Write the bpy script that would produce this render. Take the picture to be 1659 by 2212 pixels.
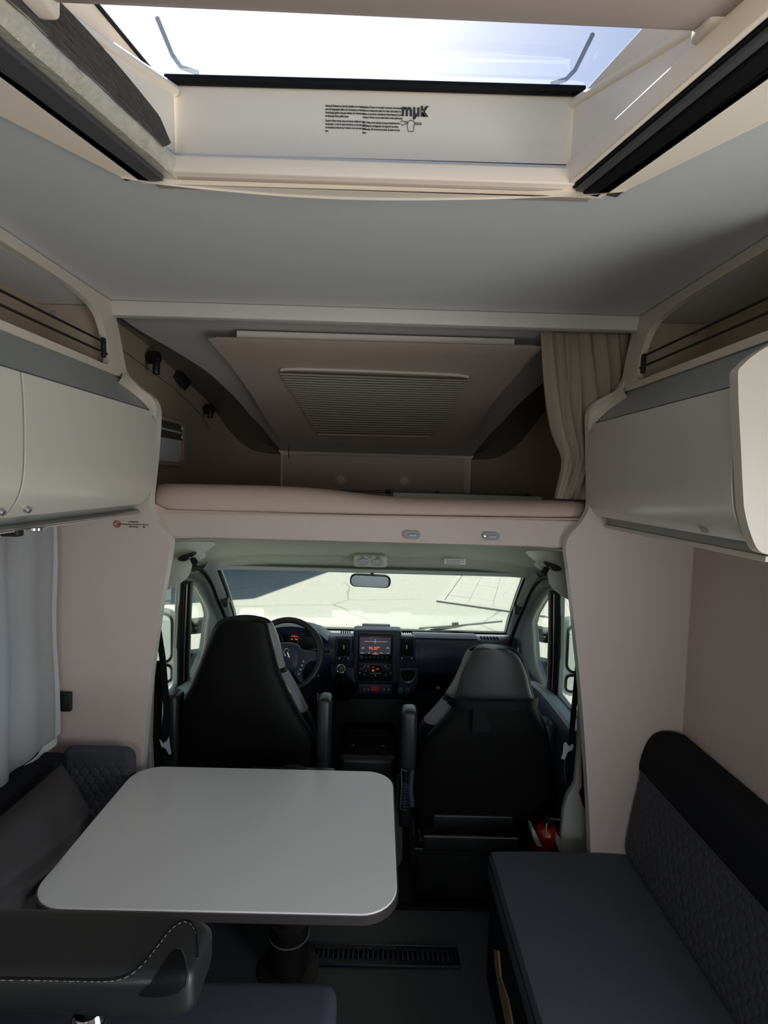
import bpy, bmesh, math, random
from mathutils import Vector, Matrix
from mathutils.geometry import tessellate_polygon
random.seed(7)
for o in list(bpy.data.objects): bpy.data.objects.remove(o)
C = bpy.context.scene.collection
SC = bpy.context.scene
PI = math.pi
# ---------------------------------------------------------------- camera
FPX, TH, RL, YW, CZ = 1180.0, math.radians(3.35), math.radians(1.6), math.radians(.46), 1.70
R0 = Vector((math.cos(YW), -math.sin(YW), 0))
FW = Vector((math.sin(YW)*math.cos(TH), math.cos(YW)*math.cos(TH), -math.sin(TH)))
U0 = R0.cross(FW)
CR = R0*math.cos(RL) + U0*math.sin(RL)
CU = -R0*math.sin(RL) + U0*math.cos(RL)
CAM = Vector((0, 0, CZ))
cd = bpy.data.cameras.new('camera'); cam = bpy.data.objects.new('camera', cd); C.objects.link(cam)
cam.matrix_world = Matrix(((CR.x, CU.x, -FW.x, 0), (CR.y, CU.y, -FW.y, 0), (CR.z, CU.z, -FW.z, CZ), (0, 0, 0, 1)))
cd.sensor_fit = 'AUTO'; cd.sensor_width = 36; cd.lens = FPX*36/2212; cd.clip_start = .02; cd.clip_end = 500
SC.camera = cam
# ---------------------------------------------------------------- sky, sun, lamps, exposure
w = bpy.data.worlds.new('world'); SC.world = w; w.use_nodes = True
nt = w.node_tree; bg = nt.nodes['Background']
sky = nt.nodes.new('ShaderNodeTexSky'); sky.sky_type = 'NISHITA'; sky.sun_disc = False
sky.sun_elevation = math.radians(47); sky.sun_rotation = math.radians(-12); sky.dust_density = 1.0; sky.air_density = 1.0
nt.links.new(sky.outputs[0], bg.inputs[0]); bg.inputs[1].default_value = .19
sd = bpy.data.lights.new('sun', 'SUN'); sd.energy = 12.5; sd.angle = math.radians(.6); sd.color = (1, .96, .90)
sun = bpy.data.objects.new('sun', sd); C.objects.link(sun)
TOSUN = Vector((-.15, .69, .71)).normalized()
sun.rotation_euler = TOSUN.to_track_quat('Z', 'Y').to_euler()
def area(name, loc, direction, sx, sy, power, col=(1, 1, 1)):
    l = bpy.data.lights.new(name, 'AREA'); l.shape = 'RECTANGLE'; l.size = sx; l.size_y = sy; l.energy = power; l.color = col
    o = bpy.data.objects.new(name, l); C.objects.link(o); o.location = loc
    o.rotation_euler = (-Vector(direction)).to_track_quat('Z', 'Y').to_euler(); return o
area('entrance_door_daylight', (1.02, .31, 1.0), (-1, .22, .30), .58, 1.6, 15.5, (.93, .97, 1))     # in the open doorway
area('rear_fill_lamp', (-.05, -2.35, 1.35), (0, 1, .02), 1.1, .6, 12.5, (.95, .98, 1))        # fill lamp added from behind, inside an unseen rear window
SC.view_settings.view_transform = 'Standard'; SC.view_settings.look = 'None'
SC.view_settings.gamma = 1; SC.view_settings.use_curve_mapping = False
SC.view_settings.exposure = 0.0
SC.cycles.caustics_reflective = False; SC.cycles.caustics_refractive = False
# ---------------------------------------------------------------- helpers
def P(px, py, X=None, Y=None, Z=None):
    """the point of the room seen at a pixel of the photograph, on a plane of the room"""
    d = FW + CR*((px-829.5)/FPX) + CU*((1106-py)/FPX)
    t = X/d.x if X is not None else Y/d.y if Y is not None else (Z-CZ)/d.z
    return CAM + d*t
def mx(p): return Vector((-.058-p[0], p[1], p[2]))          # mirror about the vehicle's centre plane
def mxl(ps): return [mx(p) for p in ps]
WL = {}
def wloc(o): return WL.get(o.name, Vector((0, 0, 0)))
def reg(o, loc, parent):
    loc = Vector(loc); WL[o.name] = loc
    if parent is not None: o.parent = parent; o.location = loc - wloc(parent)
    else: o.location = loc
def thing(name, label, cat, loc, group=None):
    o = bpy.data.objects.new(name, None); C.objects.link(o); o.empty_display_size = .05
    o['label'] = label; o['category'] = cat
    if group: o['group'] = group
    reg(o, loc, None); return o
def tag(o, label, cat, group=None):
    o['label'] = label; o['category'] = cat
    if group: o['group'] = group
    return o
def struct(o, label=None):
    o['kind'] = 'structure'
    if label: o['label'] = label
    return o
def mk(name, verts, faces, mat, parent=None, smooth=40, fix=True, bevel=0, solid=0, subs=0, soff=-1):
    bm = bmesh.new()
    vs = [bm.verts.new(v) for v in verts]
    for f in faces:
        try: bm.faces.new([vs[i] for i in f])
        except ValueError: pass
    return fin(name, bm, mat, parent, smooth, fix, bevel, solid, subs, soff)
def fin(name, bm, mat, parent=None, smooth=40, fix=True, bevel=0, solid=0, subs=0, soff=-1):
    if fix: bmesh.ops.recalc_face_normals(bm, faces=bm.faces)
    xs = [v.co for v in bm.verts]
    lo = Vector([min(c[i] for c in xs) for i in range(3)]); hi = Vector([max(c[i] for c in xs) for i in range(3)])
    o0 = Vector(((lo.x+hi.x)/2, (lo.y+hi.y)/2, lo.z))
    for v in bm.verts: v.co -= o0
    me = bpy.data.meshes.new(name); bm.to_mesh(me); bm.free()
    if smooth: me.shade_smooth(); me.set_sharp_from_angle(angle=math.radians(smooth))
    if mat is not None: me.materials.append(mat)
    o = bpy.data.objects.new(name, me); C.objects.link(o); reg(o, o0, parent)
    if solid:
        m = o.modifiers.new('s', 'SOLIDIFY'); m.thickness = solid; m.offset = soff
        bpy.context.view_layer.update()
        m2 = bpy.data.meshes.new_from_object(o.evaluated_get(bpy.context.evaluated_depsgraph_get()))
        o.modifiers.clear(); o.data = m2; bpy.data.meshes.remove(me)
        if smooth: m2.shade_smooth(); m2.set_sharp_from_angle(angle=math.radians(smooth))
    if bevel:
        m = o.modifiers.new('b', 'BEVEL'); m.width = bevel; m.segments = 3; m.limit_method = 'ANGLE'; m.angle_limit = math.radians(35)
        m.harden_normals = False
    if subs:
        m = o.modifiers.new('u', 'SUBSURF'); m.levels = subs; m.render_levels = subs
    return o
def cat(pts, n=6, closed=False):
    pts = [Vector(p) for p in pts]; out = []; N = len(pts)
    for i in range(N if closed else N-1):
        g = (lambda k: pts[k % N]) if closed else (lambda k: pts[max(0, min(N-1, k))])
        a, b, c, d = g(i-1), g(i), g(i+1), g(i+2)
        for k in range(n):
            t = k/n
            out.append(.5*((2*b)+(c-a)*t+(2*a-5*b+4*c-d)*t*t+(3*b-a-3*c+d)*t**3))
    if not closed: out.append(pts[-1])
    return out
def plate(name, outer, ext, mat, parent=None, holes=(), bevel=0, smooth=35):
    loops = [[Vector(p) for p in outer]]+[[Vector(p) for p in h] for h in holes]
    flat = [p for l in loops for p in l]; n = len(flat); ext = Vector(ext)
    tri = tessellate_polygon(loops)
    faces = [tuple(t) for t in tri]+[tuple(i+n for i in reversed(t)) for t in tri]
    s = 0
    for l in loops:
        m = len(l)
        for i in range(m): a, b = s+i, s+(i+1) % m; faces.append((a, b, b+n, a+n))
        s += m
    return mk(name, flat+[p+ext for p in flat], faces, mat, parent, smooth, True, bevel)
def loft(name, rows, mat, parent=None, closed=False, caps=False, solid=0, smooth=45, bevel=0, subs=0, fix=True, soff=-1, flip=False):
    n = len(rows[0]); vs = [v for r in rows for v in r]; fs = []
    for i in range(len(rows)-1):
        for j in range(n if closed else n-1):
            a = i*n+j; b = i*n+(j+1) % n
            fs.append((a, a+n, b+n, b) if flip else (a, b, b+n, a+n))
    if caps: fs.append(tuple(range(n))[::-1]); fs.append(tuple(range((len(rows)-1)*n, len(rows)*n)))
    return mk(name, vs, fs, mat, parent, smooth, fix, bevel, solid, subs, soff)
def tube(name, pts, r, mat, parent=None, n=10, closed=False, flat=None):
    """swept round (or flat: (half-width, half-thickness, axis)) section"""
    pts = [Vector(p) for p in pts]; N = len(pts); rows = []; up = None
    for i, p in enumerate(pts):
        if closed: t = (pts[(i+1) % N]-pts[i-1]).normalized()
        else: t = (pts[min(i+1, N-1)]-pts[max(i-1, 0)]).normalized()
        if flat is not None: a = (Vector(flat[2])-t*Vector(flat[2]).dot(t)).normalized()
        else:
            if up is None: up = Vector((0, 0, 1)) if abs(t.z) < .9 else Vector((1, 0, 0))
            a = (up-t*up.dot(t)).normalized(); up = a
        b = t.cross(a); rr = r[i] if isinstance(r, (list, tuple)) else r
        if flat is not None: rows.append([p+a*flat[0]*sx+b*flat[1]*sy for sx, sy in ((1, 1), (-1, 1), (-1, -1), (1, -1))])
        else: rows.append([p+(a*math.cos(2*PI*k/n)+b*math.sin(2*PI*k/n))*rr for k in range(n)])
    if closed: rows.append(rows[0])
    return loft(name, rows, mat, parent, True, not closed, smooth=50)
def rbox(name, x, y, z, mat, parent=None, bev=.006, seg=3, M=None, taper=None):
    bm = bmesh.new(); bmesh.ops.create_cube(bm, size=1)
    for v in bm.verts:
        v.co = Vector((x[0] if v.co.x < 0 else x[1], y[0] if v.co.y < 0 else y[1], z[0] if v.co.z < 0 else z[1]))
        if taper: v.co = taper(v.co)
    if bev: bmesh.ops.bevel(bm, geom=list(bm.edges), offset=bev, segments=seg, affect='EDGES', profile=.5)
    if M is not None: bmesh.ops.transform(bm, matrix=M, verts=bm.verts)
    return fin(name, bm, mat, parent, 50)
def lathe(name, c, axis, prof, mat, parent=None, n=24, sx=1, sy=1):
    c = Vector(c); ax = Vector(axis).normalized(); u = Vector((0, 0, 1)) if abs(ax.z) < .9 else Vector((1, 0, 0))
    u = (u-ax*u.dot(ax)).normalized(); v = ax.cross(u)
    rows = [[c+ax*h+(v*math.cos(2*PI*k/n)*sx+u*math.sin(2*PI*k/n)*sy)*max(r, 1e-4) for k in range(n)] for r, h in prof]
    return loft(name, rows, mat, parent, True, True, smooth=40)
def extr(name, prof, a, b, mat, parent=None, smooth=35, bevel=0):
    """profile points (offset vectors) swept from a to b, capped"""
    a, b = Vector(a), Vector(b)
    return loft(name, [[a+Vector(p) for p in prof], [b+Vector(p) for p in prof]], mat, parent, True, True, smooth=smooth, bevel=bevel)
def rrect(w, h, r, n=5):
    out = []
    for cx, cy, a0 in ((w/2-r, h/2-r, 0), (-w/2+r, h/2-r, 90), (-w/2+r, -h/2+r, 180), (w/2-r, -h/2+r, 270)):
        for k in range(n+1):
            a = math.radians(a0+90*k/n); out.append((cx+r*math.cos(a), cy+r*math.sin(a)))
    return out
def inpl(o, u, v, pts): return [Vector(o)+Vector(u)*a+Vector(v)*b for a, b in pts]
def text(name, s, o, u, v, size, mat, parent=None, align='LEFT', ext=.0004, width=0, bold=0, sp=1.0, xs=1.0):
    cu = bpy.data.curves.new(name, 'FONT'); cu.body = s; cu.size = size; cu.align_x = align; cu.extrude = ext; cu.offset = bold
    cu.resolution_u = 2; cu.space_line = sp
    if width: cu.text_boxes[0].width = width
    t = bpy.data.objects.new('t', cu); C.objects.link(t)
    bpy.context.view_layer.update()
    me = bpy.data.meshes.new_from_object(t.evaluated_get(bpy.context.evaluated_depsgraph_get()))
    bpy.data.objects.remove(t)
    u, v = Vector(u).normalized(), Vector(v).normalized(); n = u.cross(v)
    M = Matrix(((u.x, v.x, n.x, 0), (u.y, v.y, n.y, 0), (u.z, v.z, n.z, 0), (0, 0, 0, 1)))
    me.transform(M @ Matrix.Diagonal((xs, 1, 1, 1))); me.name = name; me.materials.clear(); me.materials.append(mat)
    ob = bpy.data.objects.new(name, me); C.objects.link(ob); reg(ob, o, parent); return ob
# ---------------------------------------------------------------- materials
def S(r, g, b):
    f = lambda c: (c/255/12.92) if c <= 10 else ((c/255+.055)/1.055)**2.4
    return (f(r), f(g), f(b), 1)
MATS = {}
def mat(name, col, rough=.6, metal=0., bump=0., bscale=200., var=.04, vscale=6., spec=.5, emit=0., coat=0., stretch=None, detail=3, trans=0.):
    m = bpy.data.materials.new(name); m.use_nodes = True; t = m.node_tree; b = t.nodes['Principled BSDF']
    b.inputs['Roughness'].default_value = rough; b.inputs['Metallic'].default_value = metal
    b.inputs['Specular IOR Level'].default_value = spec; b.inputs['Coat Weight'].default_value = coat
    tc = t.nodes.new('ShaderNodeTexCoord'); mp = t.nodes.new('ShaderNodeMapping'); t.links.new(tc.outputs['Object'], mp.inputs[0])
    if stretch: mp.inputs['Scale'].default_value = stretch
    ns = t.nodes.new('ShaderNodeTexNoise'); ns.inputs['Scale'].default_value = vscale; ns.inputs['Detail'].default_value = detail
    t.links.new(mp.outputs[0], ns.inputs['Vector'])
    mix = t.nodes.new('ShaderNodeMix'); mix.data_type = 'RGBA'
    mix.inputs[6].default_value = tuple(c*(1-var) for c in col[:3])+(1,)
    mix.inputs[7].default_value = tuple(min(1, c*(1+var)) for c in col[:3])+(1,)
    t.links.new(ns.outputs['Fac'], mix.inputs[0]); t.links.new(mix.outputs[2], b.inputs['Base Color'])
    if bump:
        n2 = t.nodes.new('ShaderNodeTexNoise'); n2.inputs['Scale'].default_value = bscale; n2.inputs['Detail'].default_value = 2
        t.links.new(mp.outputs[0], n2.inputs['Vector'])
        bp = t.nodes.new('ShaderNodeBump'); bp.inputs['Strength'].default_value = bump; bp.inputs['Distance'].default_value = .002
        t.links.new(n2.outputs['Fac'], bp.inputs['Height']); t.links.new(bp.outputs[0], b.inputs['Normal'])
    if emit:
        t.links.new(mix.outputs[2], b.inputs['Emission Color']); b.inputs['Emission Strength'].default_value = emit
    if trans:
        tr = t.nodes.new('ShaderNodeBsdfTranslucent'); ms = t.nodes.new('ShaderNodeMixShader'); ms.inputs[0].default_value = trans
        t.links.new(mix.outputs[2], tr.inputs[0]); t.links.new(b.outputs[0], ms.inputs[1]); t.links.new(tr.outputs[0], ms.inputs[2])
        t.links.new(ms.outputs[0], t.nodes['Material Output'].inputs[0])
    MATS[name] = m; return m
def glass(name, tint, refl=.06):
    m = bpy.data.materials.new(name); m.use_nodes = True; t = m.node_tree; t.nodes.remove(t.nodes['Principled BSDF'])
    tr = t.nodes.new('ShaderNodeBsdfTransparent'); tr.inputs[0].default_value = tint
    gl = t.nodes.new('ShaderNodeBsdfGlossy'); gl.inputs['Roughness'].default_value = .02
    fr = t.nodes.new('ShaderNodeFresnel'); fr.inputs[0].default_value = 1.35
    mm = t.nodes.new('ShaderNodeMath'); mm.operation = 'MULTIPLY'; mm.inputs[1].default_value = refl*10
    ms = t.nodes.new('ShaderNodeMixShader'); t.links.new(fr.outputs[0], mm.inputs[0]); t.links.new(mm.outputs[0], ms.inputs[0])
    t.links.new(tr.outputs[0], ms.inputs[1]); t.links.new(gl.outputs[0], ms.inputs[2])
    t.links.new(ms.outputs[0], t.nodes['Material Output'].inputs[0]); return m
m_ceil = mat('ceiling_laminate', S(203, 203, 200), .55, bump=.03, bscale=500, var=.02)
m_cream = mat('cream_laminate', S(205, 197, 184), .42, bump=.02, bscale=400, var=.02)
m_door = mat('satin_door', S(204, 199, 188), .24, var=.015, spec=.6)
m_strip = mat('grey_recess', S(150, 154, 152), .4, var=.02)
m_pink = mat('mauve_wall_cloth', S(196, 182, 175), .8, bump=.12, bscale=700, var=.03, vscale=40)
m_edge = mat('edge_band', S(214, 208, 200), .4)
m_niche = mat('niche_board', S(176, 160, 142), .6, bump=.05)
m_hatch = mat('hatch_plastic', S(243, 228, 208), .38, var=.015)
m_hatch2 = mat('hatch_bar_plastic', S(178, 160, 149), .45, var=.015)
m_black = mat('black_plastic', S(18, 18, 20), .45, bump=.05, bscale=600)
m_rub = mat('black_rubber', S(12, 13, 16), .6, spec=.2)
m_rail = mat('dark_rail', S(84, 84, 86), .38, metal=.35)
m_pleat = mat('blackout_pleat', S(88, 85, 82), .7, bump=.8, bscale=60, stretch=(8, .5, 14), var=.45, vscale=30)
m_foil = mat('crinkled_silver', S(205, 200, 182), .35, metal=.4, bump=.8, bscale=120, var=.25, vscale=80)
m_alu = mat('aluminium', S(190, 190, 188), .3, metal=.9)
m_chrome = mat('chrome', S(225, 225, 228), .12, metal=1.)
m_txt = mat('print_ink', S(62, 56, 52), .6)
m_red = mat('red_print', S(150, 40, 32), .6)
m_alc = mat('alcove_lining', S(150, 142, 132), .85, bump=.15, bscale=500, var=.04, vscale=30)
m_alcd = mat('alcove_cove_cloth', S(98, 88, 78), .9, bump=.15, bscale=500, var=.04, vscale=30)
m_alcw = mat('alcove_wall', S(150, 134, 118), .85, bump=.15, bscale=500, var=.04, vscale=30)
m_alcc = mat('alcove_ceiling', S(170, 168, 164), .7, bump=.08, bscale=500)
m_skyp = mat('skylight_surround', S(178, 162, 150), .55, bump=.06, bscale=500, var=.02)
m_blind = mat('pleated_blind_cloth', S(196, 188, 178), .75, var=.02)
m_sheet = mat('mattress_sheet', S(190, 168, 155), .8, bump=.2, bscale=500, var=.05, vscale=20)
m_white = mat('white_cloth', S(225, 226, 224), .8)
m_curt = mat('taupe_curtain_cloth', S(156, 143, 129), .85, bump=.25, bscale=700, var=.06, vscale=30)
m_voile = mat('white_voile', S(205, 208, 212), .9, bump=.2, bscale=900, var=.04, vscale=60, trans=.55)
m_hem = mat('white_voile_hem', S(222, 224, 226), .9, trans=.3)
m_navy = mat('navy_upholstery', S(75, 79, 91), .9, bump=.5, bscale=900, var=.18, vscale=260, stretch=(1, 1, 1))
m_quilt = mat('quilted_upholstery', S(67, 68, 75), .9, bump=.4, bscale=900, var=.12, vscale=200)
m_dark = mat('dark_upholstery', S(24, 26, 31), .85, spec=.2, bump=.3, bscale=700, var=.1, vscale=120)
m_pil = mat('velvet_pillow', S(58, 54, 56), .8, bump=.25, bscale=300, var=.15, vscale=12)
m_leath = mat('black_leather', S(36, 38, 40), .38, bump=.12, bscale=500, var=.05)
m_stitch = mat('pale_stitching', S(150, 148, 140), .7)
m_seat = mat('black_seat_leather', S(8, 8.5, 10), .55, bump=.1, bscale=450, var=.06, spec=.18)
m_seatg = mat('grey_seat_leather', S(132, 134, 132), .36, bump=.1, bscale=450, var=.06)
m_seath = mat('headrest_leather', S(58, 59, 60), .4, bump=.1, bscale=450, var=.06, spec=.4)
m_seatf = mat('grey_seat_cloth', S(120, 122, 126), .85, bump=.5, bscale=600, var=.2, vscale=80)
m_dash = mat('sky_tinted_dash_plastic', S(50, 60, 78), .42, bump=.08, bscale=700, var=.05)  # plastic is dark grey; blue sheen of the sky put into its colour
m_dashd = mat('black_dash_plastic', S(16, 17, 20), .4, bump=.05, bscale=700)
m_knob = mat('pale_marking', S(200, 202, 205), .4)
m_glow = mat('display_orange', (1., .16, .05, 1), .5, emit=1.0, var=0)
m_scr = mat('radio_screen', (.045, .04, .05, 1), .12, emit=.8, var=.1, vscale=20)
m_scrw = mat('screen_white', (.55, .58, .65, 1), .3, emit=.5, var=0)
m_haz = mat('hazard_red', S(170, 34, 44), .4, emit=.06, var=0)
m_head = mat('cab_headliner', S(190, 194, 182), .9, bump=.25, bscale=500, var=.04, vscale=50)
m_apil = mat('cab_pillar_plastic', S(170, 178, 178), .6, bump=.08, bscale=500)
m_grey = mat('grey_sill_plastic', S(150, 152, 148), .6)
m_table = mat('table_laminate', S(240, 240, 240), .34, bump=.04, bscale=900, var=.02, vscale=300, spec=.6)
m_tedge = mat('table_edge', S(105, 98, 98), .25, metal=.7)
m_leg = mat('table_column', S(46, 42, 42), .5)
m_floor = mat('vinyl_floor', S(72, 76, 80), .55, bump=.15, bscale=60, var=.14, vscale=24, stretch=(6, 1, 1))
m_cabf = mat('cab_carpet', S(128, 120, 110), .95, bump=.4, bscale=500, var=.12, vscale=80)
m_wood = mat('light_wood', S(170, 140, 104), .5, bump=.1, bscale=60, var=.12, vscale=20, stretch=(1, 1, 12))
m_ext = mat('extinguisher_red', S(124, 16, 8), .25, coat=.5, var=.02)
m_brass = mat('brass', S(200, 160, 80), .3, metal=1)
m_dim = mat('dim_grey_lens', S(120, 122, 126), .4)
m_lblind = mat('pale_roller_blind', S(196, 200, 206), .6)
m_buck = mat('buckle_metal', S(200, 206, 216), .35, metal=.4)
m_lamp = mat('lamp_grey_plastic', S(118, 118, 122), .35, metal=.3)
m_body = mat('white_bodywork', S(225, 228, 230), .35)
m_mirr = mat('mirror_glass', S(200, 210, 215), .03, metal=1., var=0)
m_green = mat('green_socket', S(70, 92, 90), .4)
g_wind = glass('windscreen_glass', (.92, .965, .91, 1), .04)
g_hatch = glass('acrylic_glass', (.76, .78, .79, 1), .010)
g_rib = glass('acrylic_rib', (.5, .54, .58, 1), .05)
g_win = glass('window_glass', (.42, .46, .5, 1), .06)
def ground_mat(name, col, sc, crack):
    m = bpy.data.materials.new(name); m.use_nodes = True; t = m.node_tree; b = t.nodes['Principled BSDF']; b.inputs['Roughness'].default_value = .9
    tc = t.nodes.new('ShaderNodeTexCoord')
    n1 = t.nodes.new('ShaderNodeTexNoise'); n1.inputs['Scale'].default_value = sc; n1.inputs['Detail'].default_value = 8
    t.links.new(tc.outputs['Object'], n1.inputs['Vector'])
    n3 = t.nodes.new('ShaderNodeTexNoise'); n3.inputs['Scale'].default_value = .8; n3.inputs['Detail'].default_value = 6
    t.links.new(tc.outputs['Object'], n3.inputs['Vector'])
    ad = t.nodes.new('ShaderNodeMix'); ad.data_type = 'RGBA'; ad.inputs[0].default_value = .35
    t.links.new(tc.outputs['Object'], ad.inputs[6]); t.links.new(n3.outputs['Color'], ad.inputs[7])
    v = t.nodes.new('ShaderNodeTexVoronoi'); v.feature = 'DISTANCE_TO_EDGE'; v.inputs['Scale'].default_value = .55
    t.links.new(ad.outputs[2], v.inputs['Vector'])
    r = t.nodes.new('ShaderNodeValToRGB'); r.color_ramp.elements[0].position = 0; r.color_ramp.elements[1].position = .012
    t.links.new(v.outputs['Distance'], r.inputs[0])
    cm = t.nodes.new('ShaderNodeMath'); cm.operation = 'MAXIMUM'; t.links.new(r.outputs[0], cm.inputs[0])
    r3 = t.nodes.new('ShaderNodeValToRGB'); r3.color_ramp.elements[0].position = .44; r3.color_ramp.elements[1].position = .5
    n4 = t.nodes.new('ShaderNodeTexNoise'); n4.inputs['Scale'].default_value = .35; t.links.new(tc.outputs['Object'], n4.inputs['Vector'])
    t.links.new(n4.outputs['Fac'], r3.inputs[0]); t.links.new(r3.outputs[0], cm.inputs[1])
    mix = t.nodes.new('ShaderNodeMix'); mix.data_type = 'RGBA'
    mix.inputs[6].default_value = tuple(c*.86 for c in col[:3])+(1,); mix.inputs[7].default_value = tuple(c*1.1 for c in col[:3])+(1,)
    t.links.new(n1.outputs['Fac'], mix.inputs[0])
    m2 = t.nodes.new('ShaderNodeMix'); m2.data_type = 'RGBA'; m2.inputs[6].default_value = tuple(c*crack for c in col[:3])+(1,)
    t.links.new(cm.outputs[0], m2.inputs[0]); t.links.new(mix.outputs[2], m2.inputs[7])
    t.links.new(m2.outputs[2], b.inputs['Base Color']); return m
m_asph = ground_mat('pale_asphalt', S(166, 165, 156), 14, .5)
m_tile = ground_mat('paving_slab', S(172, 170, 162), 30, 1)
m_bld = mat('building_render', S(120, 118, 112), .9)
# ---------------------------------------------------------------- room shell
V = Vector
def PP(px, py, pt, nrm):
    d = FW + CR*((px-829.5)/FPX) + CU*((1106-py)/FPX); nrm = V(nrm)
    return CAM + d*((V(pt)-CAM).dot(nrm)/d.dot(nrm))
def rectX(X, y0, y1, z0, z1): return [(X, y0, z0), (X, y1, z0), (X, y1, z1), (X, y0, z1)]
def rrX(X, y0, y1, z0, z1, r): return inpl((X, (y0+y1)/2, (z0+z1)/2), (0, 1, 0), (0, 0, 1), rrect(y1-y0, z1-z0, r))
XL, XR, ZC = -1.10, 1.042, 2.25
struct(rbox('floor', (XL-.05, XR+.05), (-2.6, 2.085), (-.05, 0), m_floor, None, 0))
struct(plate('wall_left', rectX(XL, -2.55, 1.83, 0, ZC), (-.06, 0, 0), m_cream, holes=[rrX(XL, .62, 1.60, .90, 1.44, .06)]))
struct(plate('wall_right', rectX(XR, -2.55, 1.83, 0, ZC), (.06, 0, 0), m_pink, holes=[rectX(XR, .0, .62, .02, 1.84)]))
struct(plate('wall_rear', [(XL, -2.5, 0), (XR, -2.5, 0), (XR, -2.5, ZC), (XL, -2.5, ZC)], (0, -.06, 0), m_cream,
             holes=[inpl((-.05, -2.5, 1.35), (1, 0, 0), (0, 0, 1), rrect(1.2, .7, .08))]))
w1 = struct(plate('window_1', rrX(XL+.012, .58, 1.64, .86, 1.48, .08), (-.03, 0, 0), m_hatch, holes=[rrX(XL+.012, .64, 1.58, .92, 1.42, .06)]))
plate('pane', rrX(XL-.03, .63, 1.59, .91, 1.43, .06), (-.006, 0, 0), g_win, w1)
HO = [(-.402, 1.062), (.344, 1.062), (.555, .275), (-.613, .275)]      # roof opening (plan)
struct(plate('ceiling', [(XL, -2.55, ZC), (XR, -2.55, ZC), (XR, 1.80, ZC), (XL, 1.80, ZC)], (0, 0, .05), m_ceil, holes=[[(x, y, ZC) for x, y in HO]]))
struct(rbox('trim_1', (-.88, .82), (1.784, 1.824), (2.203, 2.2495), m_edge, None, .004))
LP = [(243, 640), (247, 668), (252, 692), (262, 742), (270, 788), (276, 806), (290, 824), (312, 842), (333, 857), (344, 872), (348.5, 892), (347, 940), (342, 1000), (336, 1055), (334, 1083), (337, 1102), (349, 1124), (368, 1148), (376, 1161), (377, 1176), (370, 1222), (358, 1290), (346, 1370), (335, 1450), (326, 1530), (320, 1600), (316, 1660)]
RP = [(1379, 676), (1374, 695), (1366, 717), (1356, 760), (1347, 805), (1340, 826), (1328, 843), (1308, 855), (1286, 867), (1271, 880), (1264.5, 898), (1264, 930), (1265, 990), (1266, 1050), (1266, 1085), (1262, 1103), (1250, 1124), (1230, 1147), (1218.5, 1164), (1215, 1184), (1221, 1228), (1229, 1300), (1238, 1390), (1246, 1470), (1254, 1570), (1261, 1680), (1266, 1770), (1268, 1830)]
YP = 1.825
def pillar(name, px, xo, lab):
    pts = [P(x, y, Y=YP) for x, y in px]; pts[0].z = 2.249
    pts = cat(pts, 3)
    pts += [V((pts[-1].x, YP, 0)), V((xo, YP, 0)), V((xo, YP, 2.249))]
    o = struct(plate(name, pts, (0, -.035, 0), m_pink, None, bevel=.004), lab)
    e = loft('edge_band', [[p+V((s*.0016, .001, 0)) for p in pts[:-3]] for s in (0,)]+[[p+V((0, -.0345, 0)) for p in pts[:-3]]], m_edge, o, solid=.0012, soff=0)
    return o
wfl = pillar('wall_front_left', LP, XL, None)
wfr = pillar('wall_front_right', RP, XR, None)
# ---------------------------------------------------------------- roof hatch
h = thing('roof_hatch', 'large cream framed glass roof hatch in the ceiling', 'roof window', (-.03, .65, ZC))
T1 = 2.236
front = [P(x, y, Z=T1) for x, y in ((262, 383), (355, 398), (500, 413), (650, 425), (830, 431), (1050, 429), (1255, 421), (1352, 412))]
r2, l2 = P(1659, 262, Z=T1), P(0, 250, Z=T1)
def ext(a, b, Y): t = (Y-a.y)/(b.y-a.y); return a+(b-a)*t
front = cat(front, 4)
rail_in = [(-.475, 1.045, T1), (.417, 1.045, T1), (.60, .30, T1), (-.66, .30, T1)]
plate('trim_frame', front+[ext(front[-1], r2, .2), ext(front[0], l2, .2)], (0, 0, .014), m_hatch, h,
      holes=[[(-.455, 1.05, T1), (.397, 1.05, T1), (.625, .30, T1), (-.683, .30, T1)]])
inner = [V((p.x*.93-.002, 1.047, 2.266)) for p in front]
loft('front_lip', [[p+V((0, .002, .004)) for p in front], [p+V((0, -.003, -.003)) for p in front], [a.lerp(b, .5)+V((0, 0, -.006)) for a, b in zip(front, inner)], inner], m_hatch, h, fix=False, smooth=70)
zf = lambda y, Y: P(805, y, Y=Y).z
rbox('front_ledge', (-.40, .343), (1.028, 1.08), (zf(384, 1.028), zf(347, 1.028)), m_hatch, h, .004)
rbox('front_groove', (-.44, .385), (1.045, 1.085), (2.245, zf(384, 1.04)), m_hatch2, h, .003)
fz = zf(197, 1.075)
plate('front_panel', [(-.425, 1.075, 2.27), (.365, 1.075, 2.27), P(1264, 201, Y=1.075), P(358, 171, Y=1.075)], (0, .012, 0), m_hatch, h)
plate('panel_joint', [P(350, 333, Y=1.0745), P(1260, 359, Y=1.0745), P(1260, 356, Y=1.0745), P(350, 330, Y=1.0745)], (0, .002, 0), m_txt, h)
nL, nR = V((1, -.268, 0)).normalized(), V((-1, -.268, 0)).normalized()
dL, dR = V((-.268, -1, 0)).normalized(), V((.268, -1, 0)).normalized()
A_L, A_R = V((-.405, 1.072, 2.25)), V((.347, 1.072, 2.25))
ends = []
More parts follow.
